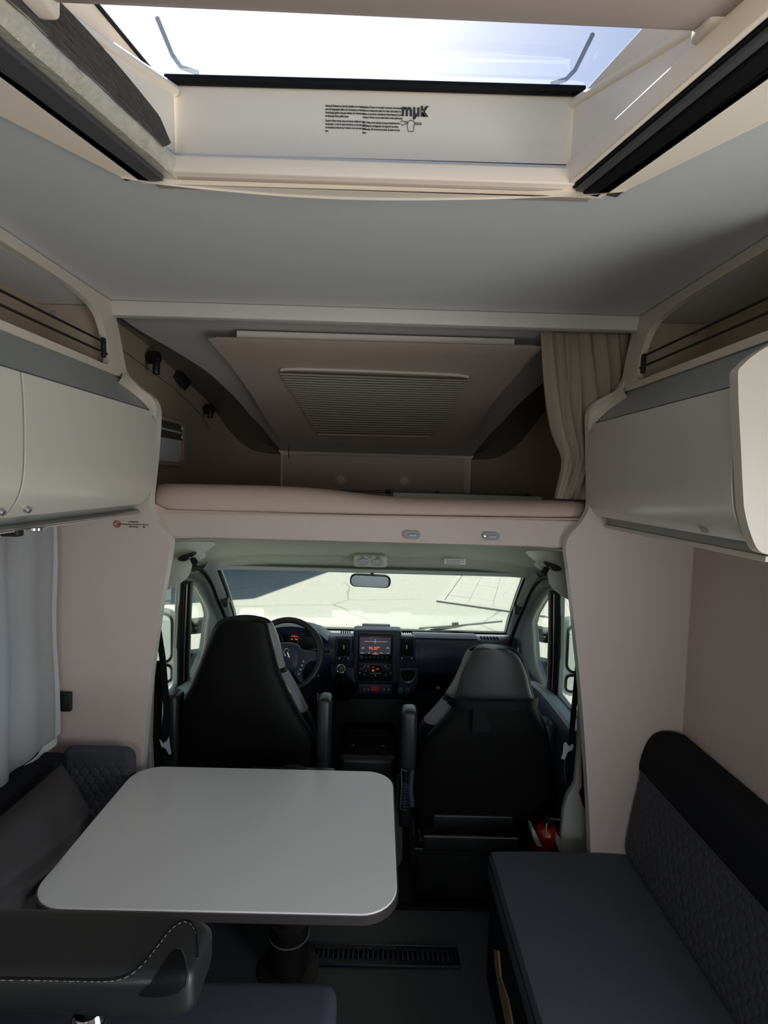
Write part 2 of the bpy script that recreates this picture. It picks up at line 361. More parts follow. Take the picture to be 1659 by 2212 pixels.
def side(A, n, d, lip, seal, sgn):
    a, b = [PP(x, y, A, n) for x, y in lip]; e = a+(b-a)*((2.256-a.z)/(b.z-a.z))
    loft('side_panel', [[A, A+d*.40, A+d*.80], [a, a+(e-a)*.6, e]], m_hatch, h, solid=.006, soff=0)
    tube('lip', [a-(b-a)*.03, b, a+(e-a)*.97], .010, m_hatch, h, n=8)
    s0, s1 = P(*seal[0], Z=2.465), P(*seal[1], Z=2.425); s2 = s0+(s1-s0)*((.40-s0.y)/(s1.y-s0.y))
    loft('upper_side', [[a, e], [s0, s2]], m_hatch, h, solid=.004, soff=0)
    tube('seal', [s0, s1, s2], .004, m_rub, h, n=6)
    ends.append((e, s2)); return s0, s2
sL0, sL2 = side(A_L, nL, dL, ((372, 192), (120, 25)), ((338, 165), (226, 30)), 1)
sR0, sR2 = side(A_R, nR, dR, ((1243, 222), (1480, 76)), ((1272, 195), (1384, 72)), -1)
plate('rear_panel', [ends[0][0], ends[0][1], ends[1][1], ends[1][0]], (0, -.01, 0), m_hatch, h)
tube('front_gasket', [P(358, 172, Y=1.07), P(820, 184, Y=1.07), P(1262, 197, Y=1.07)], .009, m_rub, h, n=8)
g0, g1 = P(352, 165, Y=1.085), P(1266, 192, Y=1.085)
up = V((0, .26, .97))
def dome(k, hh): # k: inset 0..1
    c4 = [g0, g1, sR2, sL2]; cc = sum(c4, V((0, 0, 0)))/4
    return [p+(cc-p)*k+up*hh for p in c4]
loft('glass_dome', [dome(k, hh) for k, hh in ((0, 0), (.10, .004), (.13, .026), (.2, .034), (.999, .034))], g_hatch, h, True, False, smooth=60)
tube('dome_rib', [P(340, 40, Z=2.46), P(372, 118, Z=2.46), P(392, 146, Z=2.46), P(430, 158, Z=2.46)], .004, g_rib, h, n=8)
tube('dome_rib', [P(1280, 75, Z=2.46), P(1243, 150, Z=2.46), P(1222, 172, Z=2.46), P(1190, 182, Z=2.46)], .004, g_rib, h, n=8)
# blind rails beside the opening
def rect(n, a0, a1, z0, z1): return [n*a0+V((0, 0, z0)), n*a1+V((0, 0, z0)), n*a1+V((0, 0, z1)), n*a0+V((0, 0, z1))]
aL, aR = V((-.388, 1.046, 0)), V((.330, 1.046, 0))
extr('rail_gap', rect(nL, -.105, -.062, 2.246, 2.262), aL+dL*.012, aL+dL*.78, m_rub, h)
extr('blind_rail', rect(nL, -.064, -.022, 2.236, 2.272), aL+dL*.012, aL+dL*.78, m_rail, h, bevel=.004)
sf = []
for i in range(40):
    t = i/39*.78; z0, z1 = 2.246, 2.274+.006*random.random()
    sf.append([aL+dL*t+nL*-.024+V((0, 0, z0)), aL+dL*t+nL*(-.004+.003*random.random())+V((0, 0, z0-.002)), aL+dL*t+nL*(.006+.003*random.random())+V((0, 0, 2.262)), aL+dL*t+nL*(.002+.004*random.random())+V((0, 0, z1)), aL+dL*t+nL*-.022+V((0, 0, z1))])
loft('silver_edge', sf, m_foil, h, True, True)
pf = []
for i in range(30):
    t = i/29; s = aL+dL*(.05+t*.72); b = math.sin(PI*min(1, t*1.6+.05))*.03+.004
    row = []
    for k in range(17):
        q = k/16; row.append(s+nL*((-.004 if k % 2 else .006)+.012*math.sin(PI*q))+V((0, 0, 2.272+(b+.03)*q*(1 if t > .02 else .3))))
    pf.append(row)
loft('folded_blackout_blind', pf, m_pleat, h, solid=.002, smooth=20)
extr('rail_gap', rect(nR, -.100, -.058, 2.244, 2.262), aR+dR*.012, aR+dR*.78, m_rail, h)
extr('blind_rail', rect(nR, -.06, -.026, 2.236, 2.272), aR+dR*.012, aR+dR*.78, m_rub, h, bevel=.004)
extr('silver_edge', rect(nR, -.027, -.010, 2.240, 2.282), aR+dR*.012, aR+dR*.78, m_rail, h, bevel=.003)
extr('rail_gap', rect(nR, -.011, -.006, 2.246, 2.278), aR+dR*.012, aR+dR*.78, m_rub, h)
extr('blind_edge_bar', rect(nR, -.006, .006, 2.250, 2.290), aR, aR+dR*.76, m_hatch, h, bevel=.003)
# cross bar of the blind with its end brackets
b0, b1 = P(-120, 2, Z=2.312), P(1640, 80, Z=2.312)
prof = [V((0, -.012-.075*(1-math.cos(a))/2*2, .026*math.sin(a))) for a in [PI*2*k/16 for k in range(16)]]
extr('cross_bar', prof, b0, b1, m_hatch2, h, 60)
for px, py, s in ((84, 18, 1), (1548, 76, -1)):
    c = P(px, py, Z=2.30)
    rbox('end_bracket', (c.x-.035, c.x+.028), (c.y-.045, c.y+.004), (2.285, 2.325), m_hatch, h, .008)
# printed notice
hu, hv = (P(900, 240, Y=1.0738)-P(700, 234, Y=1.0738)), V((0, 0, 1)); hu.normalize()
px2m = (P(800, 250, Y=1.0738)-P(700, 250, Y=1.0738)).length/100
notes = [(703, 230, "Achtung !!! Dachhaube vor der Fahrt schließen und verriegeln, sowie das Doppelplissee öffnen. Zur Vermeidung von Hitzestau, Verdunkelung tagsüber nicht ganz schließen. Bei Nichtbenutzung des Fahrzeuges Plissee geöffnet lassen."),
         (784, 233, "Attention !!! Fermer et verrouiller le lanterneau avant de partir et ouvrir le double store plissé. Pour éviter l'accumulation de chaleur, ne pas fermer complètement l'obscurcissement le jour. Lorsque le véhicule n'est pas utilisé, laisser le store plissé ouvert."),
         (703, 262, "Caution !!! Before driving, close and lock the rooflight and open double pleats. In order to avoid heat build-up, do not close black-out completely during the day. If vehicle is not in use, leave pleats open."),
         (783, 266, "Obs !!! Stäng och lås takluckan och öppna dubbelplissén före färd. Stäng inte mörkläggningen helt dagtid, för att undvika överhettning. När fordonet inte används, låt plissén vara helt öppen.")]
for x, y, s in notes:
    text('notice_text', s, P(x, y, Y=1.0742), hu, hv, .0045, m_txt, h, width=.0765/.64, bold=.0001, sp=1.36, xs=.64)
text('maker_logo', 'm\u00b5\u03ba', P(867, 249, Y=1.0742), hu, hv, .031, m_txt, h, bold=.0012, xs=.86)
hand = lambda pts: [P(x, y, Y=1.0738) for x, y in pts]
for pts in ([(865, 264), (869, 260), (874, 263), (882, 263)], [(866, 268), (870, 271), (875, 267), (882, 267)], [(896, 265), (911, 266), (911, 269), (896, 268.5)],
            [(882, 263), (885, 260), (889, 260), (893, 261), (896, 266), (894, 274), (893, 284), (882, 284), (879, 268), (882, 263)]):
    tube('hand_pictogram', hand(pts), .0006, m_txt, h, n=5)
# ---------------------------------------------------------------- overhead cabinets
def cabinet(side):
    L = side == 'left'
    f = (lambda p: V(p)) if L else mx
    fl = lambda ps: [f(p) for p in ps]
    c = thing('overhead_cabinet', 'pale two-door overhead cabinet with an open shelf above the curtained window' if L else
              'pale overhead cabinet with an open shelf above the navy side bench', 'cabinet', f((-.9, .9, 1.58)))
    ye, yb = 1.789, (.30 if L else 1.036)
    # fascia with the shelf opening: plane through A (ceiling) and B (knee)
    A, B = V((-.876, 0, 2.247)), V((-.838, 0, 2.005))
    fp = lambda y, z: V((A.x+(B.x-A.x)*(z-A.z)/(B.z-A.z), y, z))
    nz0, nz1 = 2.052, 2.216
    ys = .42 if L else 1.045
    fn_ = V((A.z-B.z, 0, B.x-A.x))
    hp = [PP(x, y, (A.x, 0, A.z), fn_) for x, y in ((60, 556), (110, 588), (150, 615), (180, 639), (202, 660), (219, 690), (230, 729), (236, 760), (237.5, 776), (234, 785), (224, 785), (200, 774))]
    nz0, nz1 = hp[-1].z, hp[0].z
    hole = [fp(ys, nz0), fp(ys, nz1)]+cat([fp(p.y, p.z) for p in hp], 3)
    plate('fascia', fl([fp(yb, B.z), fp(ye, B.z), fp(ye, A.z), fp(yb, A.z)]), f((-.02, 0, 0))-f((0, 0, 0)), m_cream, c, holes=[fl(hole)], bevel=.003)
    # shelf interior
    xw = -1.075
    plate('shelf_back', fl(rectX(xw, yb, ye-.04, nz0-.02, 2.246)), f((-.01, 0, 0))-f((0, 0, 0)), m_niche, c)
    rbox('shelf_floor', sorted((f((xw, 0, 0)).x, f((-.87, 0, 0)).x)), (yb, ye-.03), (nz0-.022, nz0-.006), m_niche, c, 0)
    rbox('shelf_top', sorted((f((xw, 0, 0)).x, f((-.90, 0, 0)).x)), (yb, ye-.03), (nz1+.002, nz1+.014), m_ceil, c, 0)
    plate('shelf_end', fl([(xw, 1.738, nz0-.01), (-.862, 1.738, nz0-.01), (-.888, 1.738, nz1), (xw, 1.738, nz1)]), (0, .012, 0), m_niche, c)
    lathe('cover_cap', f((-1.03, 1.738, 2.185)), (0, -1, 0), [(0, .004), (.009, .004), (.011, 0)], m_grey if L else m_chrome, c, 14)
    for z in (2.098, 2.064) if L else (2.104, 2.070):
        tube('elastic_cord', fl([fp(y, z+(.0 if y > 1 else .0))+V((-.006, 0, 0)) for y in (yb+.01, 1.2, 1.715)]), .0036, m_black, c, 6)
    rbox('cord_bracket', sorted((f((-.868, 0, 0)).x, f((-.857, 0, 0)).x)), (1.704, 1.724), (2.052, 2.112), m_black, c, .003)
    # sloped grey recess, doors, bottom
    plate('recess_strip', fl([(-.846, yb, 2.006), (-.846, ye, 2.006), (-.752, ye, 1.906), (-.752, yb, 1.906)]), f((-.012, 0, -.008))-f((0, 0, 0)), m_strip, c)
    fa = [PP(x, y, (-.844, 0, 2.006), (.10, 0, .094)) for x, y in ((256, 825), (278, 842), (302, 863), (318, 880), (329, 895), (336, 906))]
    fb = [P(x, y, Y=1.787) for x, y in ((266, 806), (283, 818), (305, 841), (326, 858), (338, 878), (341, 900))]
    loft('corner_fillet', [fl(cat(fa, 3)), fl([a.lerp(b, .5)+V((.003, 0, .001)) for a, b in zip(cat(fa, 3), cat(fb, 3))]), fl(cat(fb, 3))], m_cream, c, solid=.003, soff=0, smooth=80)
    dp = cat([(-.733, 1.898), (-.729, 1.84), (-.728, 1.77), (-.730, 1.70), (-.738, 1.655), (-.754, 1.622), (-.774, 1.600)], 4)
    spans = [(1.128, 1.778), (.47, 1.122)] if L else [(1.042, 1.778)]
    for y0, y1 in spans:
        rows = [fl([(p.x, y, p.y) for p in dp]+[(p.x-.016, y, p.y+.002) for p in reversed(dp)]) for y in (y0, y1)]
        d = loft('door', rows, m_door, c, True, True, bevel=.0015, smooth=30)
        if L:
            lathe('latch', f((-.757, y0+.045 if y0 > 1 else y1-.03, 1.618)), f((.8, 0, -.6))-f((0, 0, 0)), [(0, .010), (.006, .010), (.0075, .004), (.0075, -.004)], m_alu, d, 12)
        else:
            plate('door_label', fl([(-.7655, 1.16, 1.607), (-.7655, 1.185, 1.607), (-.757, 1.185, 1.617), (-.757, 1.16, 1.617)]), f((.002, 0, -.001))-f((0, 0, 0)), m_scr, d)
    rbox('carcass', sorted((f((XL+.004, 0, 0)).x, f((-.79, 0, 0)).x)), (yb, ye-.004), (1.596, 1.606), m_strip, c, 0)
    plate('end_gap', fl([(-.75, yb, 1.895), (-.75, ye-.003, 1.895), (-.78, ye-.003, 1.64), (-.78, yb, 1.64)]), f((-.01, 0, 0))-f((0, 0, 0)), m_rub, c)
    extr('bottom_profile', [f(p)-f((0, 0, 0)) for p in ((-.80, 0, 1.566), (-.785, 0, 1.568), (-.781, 0, 1.573), (-.785, 0, 1.580), (-.82, 0, 1.580), (-.82, 0, 1.566))], (0, yb, 0), (0, ye-.003, 0), m_alu, c, bevel=.002)
    rbox('base_board', sorted((f((XL+.004, 0, 0)).x, f((-.80, 0, 0)).x)), (yb, ye-.004), (1.563, 1.575), m_cream, c, .002)
    rbox('shadow_gap', sorted((f((-.83, 0, 0)).x, f((-.806, 0, 0)).x)), (yb, ye-.004), (1.576, 1.60), m_strip, c, 0)
    return c
cl = cabinet('left'); cr = cabinet('right')
lathe('reading_spot', P(78, 1140, Z=1.573), (0, 0, -1), [(.019, 0), (.019, .005), (.014, .008), (0, .008)], m_chrome, None, 20)
tag(bpy.data.objects['reading_spot'], 'small round chrome spotlight under the left overhead cabinet', 'lamp')
c = P(26, 1146, Z=1.565)
rbox('curtain_clasp', (c.x-.02, c.x+.02), (c.y-.012, c.y+.012), (1.552, 1.572), m_black, None, .004)
tag(bpy.data.objects['curtain_clasp'], 'small black clasp at the top of the white voile curtain', 'clasp')
ep = [P(x, y, Y=1.034) for x, y in ((1700, 720), (1659, 743), (1625, 763), (1600, 781), (1589, 792), (1583.5, 806), (1583, 840), (1584, 880), (1589, 975), (1594, 1078), (1598, 1108), (1605, 1137), (1616, 1168), (1626, 1185), (1640, 1193), (1662, 1196))]
ep = [p-V((.0055 if p.z < 1.93 else 0, 0, 0)) for p in ep]
ep = cat(ep, 4); ep = [V((1.037, 1.034, 2.248)), V((.806, 1.034, 2.248)), V((.786, 1.034, 2.06))]+ep+[V((1.037, 1.034, ep[-1].z-.02))]
o = plate('cabinet_end_panel', ep, (0, -.024, 0), m_cream, None, bevel=.005)
tag(o, 'cream rounded end panel of the kitchen unit beside the right overhead cabinet', 'panel')
# no-smoking notice on the left front wall
s = thing('safety_sticker', 'round no-smoking sign with small print on the left mauve wall', 'sticker', P(255, 1140, Y=1.788))
ns = P(253, 1132, Y=1.7885); sc = .0107
tube('prohibition_ring', [ns+V((math.cos(a), 0, math.sin(a)))*sc for a in [2*PI*k/20 for k in range(20)]], .0014, m_red, s, 6, True)
tube('prohibition_bar', [ns+V((-.7, 0, .7))*sc, ns+V((.7, 0, -.7))*sc], .0013, m_red, s, 6)
tube('cigarette', [ns+V((-.62, 0, -.42))*sc, ns+V((.1, 0, -.42))*sc], .0011, m_txt, s, 6)
tube('smoke_curl', [ns+V(p)*sc for p in ((.2, 0, -.2), (.45, 0, .1), (.1, 0, .25), (.3, 0, .55))], .0007, m_txt, s, 5)
for i, (t_, dy) in enumerate((('ATTENTION', 1127.5), ('No smoking. Keep all vents free and open', 1132.5), ('while heating', 1137.5))):
    text('notice_text', t_, P(288, dy+1.5, Y=1.7885), (1, 0, -.0), (0, 0, 1), .0058, m_txt, s, 'CENTER', bold=.0001)
rbox('corner_mark', (P(309, 1138, Y=1.788).x, P(313, 1138, Y=1.788).x), (1.787, 1.789), (P(309, 1139.5, Y=1.788).z, P(309, 1137, Y=1.788).z), m_txt, s, 0)
# wall switch
o = thing('wall_socket', 'square black socket plate on the left mauve wall', 'socket', P(136, 1532, Y=1.789))
p0, p1 = P(116, 1533, Y=1.788), P(157, 1493, Y=1.788)
rbox('cover_plate', (p0.x, p1.x), (1.772, 1.789), (p0.z, p1.z), m_black, o, .004)
rbox('flap', (p0.x+.009, p1.x-.009), (1.769, 1.774), (p0.z+.009, p1.z-.009), m_black, o, .002)
# voile curtain over the left window
rows = []
hem = [(110, 1585), (104, 1612), (82, 1632), (72, 1660), (30, 1676), (0, 1690), (-60, 1705), (-160, 1735), (-300, 1770)]
hz = []
for k in range(61):
    t = k/60; y = 1.745-t*1.25; x = -1.045+.012*math.sin(t*34)+.008*math.sin(t*71+1)+.02*t
    zb = .815-.09*min(1, t*3.2)+.012*math.sin(t*19)
    hz.append((x, y, zb))
for q in range(11):
    rows.append([V((x+.004*math.sin(q*.9+i*.3), y+.012*(q/10)**2*(1 if i == 0 else 0), 1.560+(zb+.022-1.560)*q/10)) for i, (x, y, zb) in enumerate(hz)])
vc = thing('window_curtain', 'white voile curtain with a bright hem hanging over the left window', 'curtain', (-1.045, 1.2, .75))
loft('cloth', rows, m_voile, vc, fix=False)
loft('bottom_hem', [[V((x+.003, y, zb+.024)) for x, y, zb in hz], [V((x+.004, y, zb)) for x, y, zb in hz]], m_hem, vc, solid=.002)
loft('side_hem', [[r[0]+V((.003, .004, 0)) for r in rows], [r[0]+V((.003, -.022, 0)) for r in rows]], m_hem, vc, solid=.002)
# ---------------------------------------------------------------- alcove (bed over the cab)
def on_path(px, py, path):
    best = None
    for (x0, y0), (x1, y1) in zip(path[:-1], path[1:]):
        n = V((y1-y0, -(x1-x0), 0)); q = PP(px, py, (x0, y0, 0), n)
        t = ((q.x-x0)*(x1-x0)+(q.y-y0)*(y1-y0))/((x1-x0)**2+(y1-y0)**2)
        e = max(0, -t, t-1)
        if q.y > .5 and (best is None or e < best[0]): best = (e, q)
    return best[1]
XA = -.93
PATH = [(XA, 1.50), (XA, 2.62), (-.91, 2.80), (-.85, 2.98), (-.75, 3.13), (-.55, 3.26)]
zc = lambda Y: 2.235-.38*(max(0, Y-1.76)/1.48)**1.35
def on_ceil(px, py, off=0):
    a, b = 1.4, 3.5
    for _ in range(40):
        m = (a+b)/2
        if P(px, py, Y=m).z > zc(m)+off: b = m
        else: a = m
    return P(px, py, Y=(a+b)/2)
lowp = [(150, 622), (254, 694), (320, 736), (366, 779), (412, 820), (446, 859), (469, 894), (492, 926), (515, 951), (545, 972), (575, 979), (607, 982)]
uppp = [(150, 612), (254, 681), (300, 713), (377, 758), (446, 802), (492, 843), (520, 872), (538, 894), (560, 916), (578, 938), (592, 955), (607, 974)]
lo = cat([on_path(x, y, PATH) for x, y in lowp], 3); upc = cat([on_ceil(x, y) for x, y in uppp], 3)
for p in lo+upc: p.y = max(p.y, 1.80)
for i, p in enumerate(lo): p.z = min(p.z, upc[i].z-.004)
mid = [(a*.5+b*.5)+V((-.02, .02, .02)) for a, b in zip(lo, upc)]
for nm, fn in (('left', lambda p: V(p)), ('right', mx)):
    L_ = [fn(p) for p in lo]; U_ = [fn(p) for p in upc]; M_ = [fn(p) for p in mid]
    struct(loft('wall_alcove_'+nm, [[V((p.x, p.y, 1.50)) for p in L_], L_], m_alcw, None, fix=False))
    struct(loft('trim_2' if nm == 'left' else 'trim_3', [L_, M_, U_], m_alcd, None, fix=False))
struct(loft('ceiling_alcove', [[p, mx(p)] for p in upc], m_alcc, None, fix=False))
fe, fm = upc[-1], mx(upc[-1])
struct(plate('wall_alcove_front', [(fe.x-.1, 3.262, fe.z+.06), (fm.x+.1, 3.262, fe.z+.06), (fm.x+.1, 3.262, 1.5), (fe.x-.1, 3.262, 1.5)], (0, .02, 0), m_alcw))
fpn = thing('front_panel', 'flat beige panel with two round vents on the alcove front wall', 'panel', (-.03, 3.235, 1.6))
plate('board', [P(609, 983, Y=3.235), P(1003, 990, Y=3.235), P(1003, 1100, Y=3.235), P(609, 1100, Y=3.235)], (0, .014, 0), m_skyp, fpn, bevel=.003)
for x, y in ((736, 1036), (873, 1039)):
    k = lathe('round_vent', P(x, y, Y=3.234), (0, -1, 0), [(.033, 0), (.033, .006), (.029, .008), (.026, .004), (.0245, -.004), (.022, -.004), (.0215, .009), (0, .010)], m_edge, fpn, 24)
    rbox('grip', (P(x, y, Y=3.23).x-.021, P(x, y, Y=3.23).x+.021), (3.220, 3.226), (P(x, y, Y=3.23).z-.003, P(x, y, Y=3.23).z+.003), m_edge, k, .001)
tube('blind_pull_cord', [P(626, 950, Y=3.18), P(623, 975, Y=3.19), P(624, 990, Y=3.2)], .0025, m_black, None, 6)
tag(bpy.data.objects['blind_pull_cord'], 'thin dark cord hanging below the skylight surround corner', 'cord')
# skylight with pleated blind
sk = thing('skylight', 'large beige skylight surround with a closed pleated blind over the bed', 'roof window', on_ceil(815, 870, -.05))
lf = [(449, 733), (470, 757), (498, 790), (525, 826), (550, 863), (575, 904), (592, 930), (605, 945), (627, 953)]
rt = [(1172, 752), (1150, 772), (1128, 797), (1100, 829), (1076, 857), (1049, 893), (1031, 922), (1018, 948), (992, 965)]
sur = []
for i, ((a, b), (c_, d_)) in enumerate(zip(lf, rt)):
    p, q = on_ceil(a, b, -.045), on_ceil(c_, d_, -.045); sur.append([p+(q-p)*(k/6) for k in range(7)])
first = [p+V((0, -.006, 0)) for p in sur[0]]
ed0 = [first[0]+V((.03, 0, 0))]+first[1:-1]+[first[-1]+V((-.03, 0, 0))]
loft('surround', [[p+V((0, .003, .009)) for p in ed0], [p+V((0, -.002, .004)) for p in ed0]]+sur+[[p+V((0, .012, .05)) for p in sur[-1]]], m_skyp, sk, solid=.006, soff=1, fix=False, smooth=22)
a, b = P(511, 733, Y=sur[0][0].y+.01), P(1111, 749, Y=sur[0][0].y+.01)
rbox('blind_cassette', (a.x, b.x), (a.y-.004, a.y+.05), (a.z-.006, a.z+.030), m_edge, sk, .003)
bl = []
NP = 25
ts = [(k+f_)/NP for k in range(NP) for f_ in (0, .5, .72, .86)]+[1]
for i, t in enumerate(ts):
    a = (604+(684-604)*t, 806+(934-806)*t); b = (1014+(938-1014)*t, 821+(940-821)*t)
    o_ = -.062+(0, .001, .002, .020)[i % 4]
    p, q = on_ceil(a[0], a[1]+1.5*math.sin(t*9), o_), on_ceil(b[0], b[1], o_); bl.append([p+(q-p)*(k/8)+V((0, 0, -.004*math.sin(PI*k/8)*math.sin(PI*t))) for k in range(9)])
loft('pleated_blind', bl, m_blind, sk, smooth=10, fix=False)
p, q = on_ceil(604, 799, -.052), on_ceil(1014, 814, -.052)
tube('blind_rail', cat([p+V((.005, 0, 0)), p+(q-p)*.1+V((0, -.012, .004)), p+(q-p)*.5+V((0, -.016, .005)), p+(q-p)*.9+V((0, -.012, .004)), q-V((.005, 0, 0))], 5), .0065, m_blind, sk, 10)
p, q = on_ceil(688, 938, -.056), on_ceil(930, 943, -.056)
tube('bottom_rail', [p, q], .004, m_skyp, sk, 8)
# bed
struct(rbox('trim_4', (-.75, .69), (1.828, 1.848), (P(800, 1171, Y=1.83).z, P(800, 1113, Y=1.83).z), m_pink, None, .004), 'mauve front board under the alcove bed')
struct(rbox('floor_alcove', (-1.04, .985), (1.848, 3.50), (1.505, 1.555), m_pink, None, 0))
for (x, y), wh in (((889, 1155), 'nearer the middle'), ((1060, 1158), 'nearer the right end')):
    c = P(x, y, Y=1.827)
    k = thing('step_lamp', 'small oval chrome lamp on the bed front board, '+wh, 'lamp', c-V((0, 0, .014)))
    plate('bezel', inpl(c, (1, 0, 0), (0, 0, 1), rrect(.058, .026, .0125, 6)), (0, -.006, 0), m_lamp, k, bevel=.002)
    plate('lens', inpl(c+V((.004, -.006, 0)), (1, 0, 0), (0, 0, 1), rrect(.036, .011, .005, 4)), (0, -.002, 0), m_dim, k)
    for s_ in (-.021,): lathe('screw', c+V((s_, -.006, 0)), (0, -1, 0), [(.003, 0), (.003, .001), (0, .0015)], m_chrome, k, 8)
    tube('switch_slider', [c+V((-.008, -.008, -.002)), c+V((.016, -.008, -.002))], .0016, m_white, k, 6)
bedm = thing('mattress', 'beige sheeted mattress bulging over the front of the alcove bed', 'mattress', (-.03, 2.4, 1.56))
topx = [(330, 1043), (420, 1045), (520, 1047), (600, 1049), (680, 1054), (740, 1061), (800, 1069), (850, 1074), (950, 1077), (1060, 1079), (1160, 1080), (1270, 1081)]
botx = [(330, 1107), (1270, 1123)]
rows = []
for x, y in topx:
    tp = P(x, y, Y=1.90); yb_ = 1107+16*(x-330)/940; bt = P(x, yb_-1, Y=1.83); X = (tp.x+bt.x)/2; X += .08*((x-800)/470)**5
    zt, zb = tp.z, bt.z-.004; hh = zt-zb; ye_ = 3.2-.5*max(0, (abs(X+.03)-.45)/.35); sag = .02*math.sin(x*.021)
    r = [(1.86, zb), (1.835, zb+.006), (1.828, zb+hh*.28), (1.832, zb+hh*.55), (1.848, zb+hh*.82), (1.872, zb+hh*.96), (1.90, zt), (2.1, zt-.004), (2.55, zt-.032), (ye_, zt-.045), (ye_, zb)]
    rows.append([V((X, a_, b_)) for a_, b_ in r])
loft('sheeted_body', rows, m_sheet, bedm, True, True, smooth=70, subs=1)
tube('piping', [P(330, 1107, Y=1.829), P(800, 1115, Y=1.829), P(1262, 1122, Y=1.829)], .004, m_sheet, bedm, 6)
plate('tucked_flap', [P(334, 1088, Y=1.826), P(372, 1107, Y=1.826), P(333, 1106, Y=1.826)], (0, .003, 0), m_sheet, bedm)
lg = thing('bed_net_bar', 'thin grey bar with clips lying across the rear of the mattress', 'bar', P(1000, 1066, Y=2.6))
tube('bar', [P(730, 1059, Y=2.6), P(850, 1063, Y=2.6), P(1150, 1071, Y=2.6)], .006, m_rail, lg, 8)
for x, y in ((838, 1062), (945, 1065), (1140, 1071)): lathe('clip', P(x, y, Y=2.6), (1, 0, 0), [(.006, -.012), (.011, -.008), (.011, .008), (.006, .012)], m_black, lg, 10)
loft('white_net', [[P(850, 1064, Y=2.59), P(1000, 1068, Y=2.59), P(1170, 1073, Y=2.59)], [P(850, 1074, Y=2.55), P(1000, 1077, Y=2.55), P(1170, 1080, Y=2.55)]], m_white, lg, solid=.004)
# alcove windows
def alc_window(f, nm):
    fl = lambda ps: [f(p) for p in ps]; d = f((.02, 0, 0))-f((0, 0, 0)); yl = P(400, 960, X=-.91).y; zb, zt = P(399, 1008, X=-.91).z, P(403, 914, X=-.91).z
    wn = struct(plate(nm, fl(rrX(XA+.002, 1.90, yl, zb, zt, .05)), d*1.2, m_alcw, None, holes=[fl(rrX(XA+.002, 1.92, yl-.03, zb+.018, zt-.016, .04))], bevel=.004))
    plate('blind', fl(rrX(XA+.004, 1.905, yl-.01, zb+.005, zt-.005, .045)), d*.3, m_lblind, wn)
    for z in (zt-.045, zt-.085):
        plate('blind_cassette', fl(rectX(XA+.0095, 1.92, yl-.034, z, z+.03)), d*.4, m_rail, wn)
        lathe('clip', f((XA+.02, yl-.045, z+.014)), d, [(.007, 0), (.007, .004), (0, .006)], m_white, wn, 10)
    return wn
alc_window(lambda p: V(p), 'window_2'); alc_window(mx, 'window_3')
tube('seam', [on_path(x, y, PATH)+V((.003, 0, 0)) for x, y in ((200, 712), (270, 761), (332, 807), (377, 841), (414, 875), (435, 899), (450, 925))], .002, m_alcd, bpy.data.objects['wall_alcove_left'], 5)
def wall_spot(px, py, hx, hy, r, lab):
    c = on_path(px, py, PATH)+V((.002, 0, 0)); c = c+V((.018, -.004, 0)); k = thing('wall_spotlight', lab, 'lamp', c-V((0, 0, r)), 'black spotlights in the alcove')
    lathe('base', c, (1, -.45, .0), [(r*.9, -.01), (r, .004), (r, .018), (r*.9, .030), (r*.6, .036), (0, .037)], m_black, k, 24)
    e = P(hx, hy-12, Y=c.y-.05)
    tube('arm', [c+V((.015, -.004, 0)), c*.4+e*.6+V((.0, 0, .012)), e], .008, m_black, k, 8)
    lathe('head', e+V((0, 0, .02)), (0, -.12, -1), [(0, -.003), (.011, 0), (.0135, .004), (.0135, .062), (.012, .066), (.009, .062), (0, .060)], m_black, k, 18)
wall_spot(318, 773, 339, 795, .026, 'black alcove spotlight nearer the left pillar')
wall_spot(440, 884, 455, 895, .026, 'black alcove spotlight deeper in, past the window')
c = on_path(381, 820, PATH)+V((.004, 0, 0)); k = thing('light_switch', 'black square switch between the two alcove spotlights', 'switch', c-V((0, 0, .03)))
rot = Matrix.Translation(c+V((.022, 0, 0))) @ Matrix.Rotation(math.radians(-32), 4, 'Z') @ Matrix.Rotation(math.radians(-38), 4, 'X')
rbox('plate', (-.006, .008), (-.04, .04), (-.027, .027), m_black, k, .003, M=rot)
rbox('rocker', (.006, .011), (-.022, .022), (-.018, .018), m_black, k, .002, M=rot)
# alcove curtain
cu = thing('alcove_curtain', 'taupe curtain gathered at the right side of the alcove opening', 'curtain', (.66, 1.87, 1.63))
lft = [(1164, 706), (1168, 760), (1172, 810), (1178, 860), (1186, 905), (1198, 945), (1212, 975), (1216, 1000), (1210, 1030), (1202, 1060), (1200, 1077)]
rgt = [(1366, 712), (1366, 760), (1366, 815), (1358, 865), (1345, 905), (1330, 945), (1315, 975), (1305, 1000), (1300, 1030), (1296, 1060), (1294, 1080)]
rows = []
for i, (a, b) in enumerate(zip(cat([V((*p, 0)) for p in lft], 3), cat([V((*p, 0)) for p in rgt], 3))):
    t = i/30; p, q = P(a.x, a.y, Y=1.90), P(b.x, b.y, Y=1.90); n = 120; row = []
    for k in range(n+1):
        u = k/n; s_ = u+.10*math.sin(2.2*u*PI+t*2.2)*t
        ph = 2*PI*7.5*u+1.4*math.sin(5*u+t*3)
        am = (.014+.016*math.sin(PI*t))*(.7+.5*math.sin(3.1*u*PI+1.3+t*1.5))
        f1 = math.sin(ph+.7*math.sin(ph)); f2 = .006*math.sin(2*PI*17*u+6*t+2*math.sin(4*t+u*3))*(.4+t)
        dg = .012*math.sin(2*PI*(2.2*u-1.6*t)+.5)*t
        row.append(p+(q-p)*u+V((.012*math.cos(ph+t)*(1-.3*t), am*f1+f2+dg-.02*math.sin(PI*t), 0)))
    rows.append(row)
loft('cloth', rows, m_curt, cu, fix=False, smooth=80)
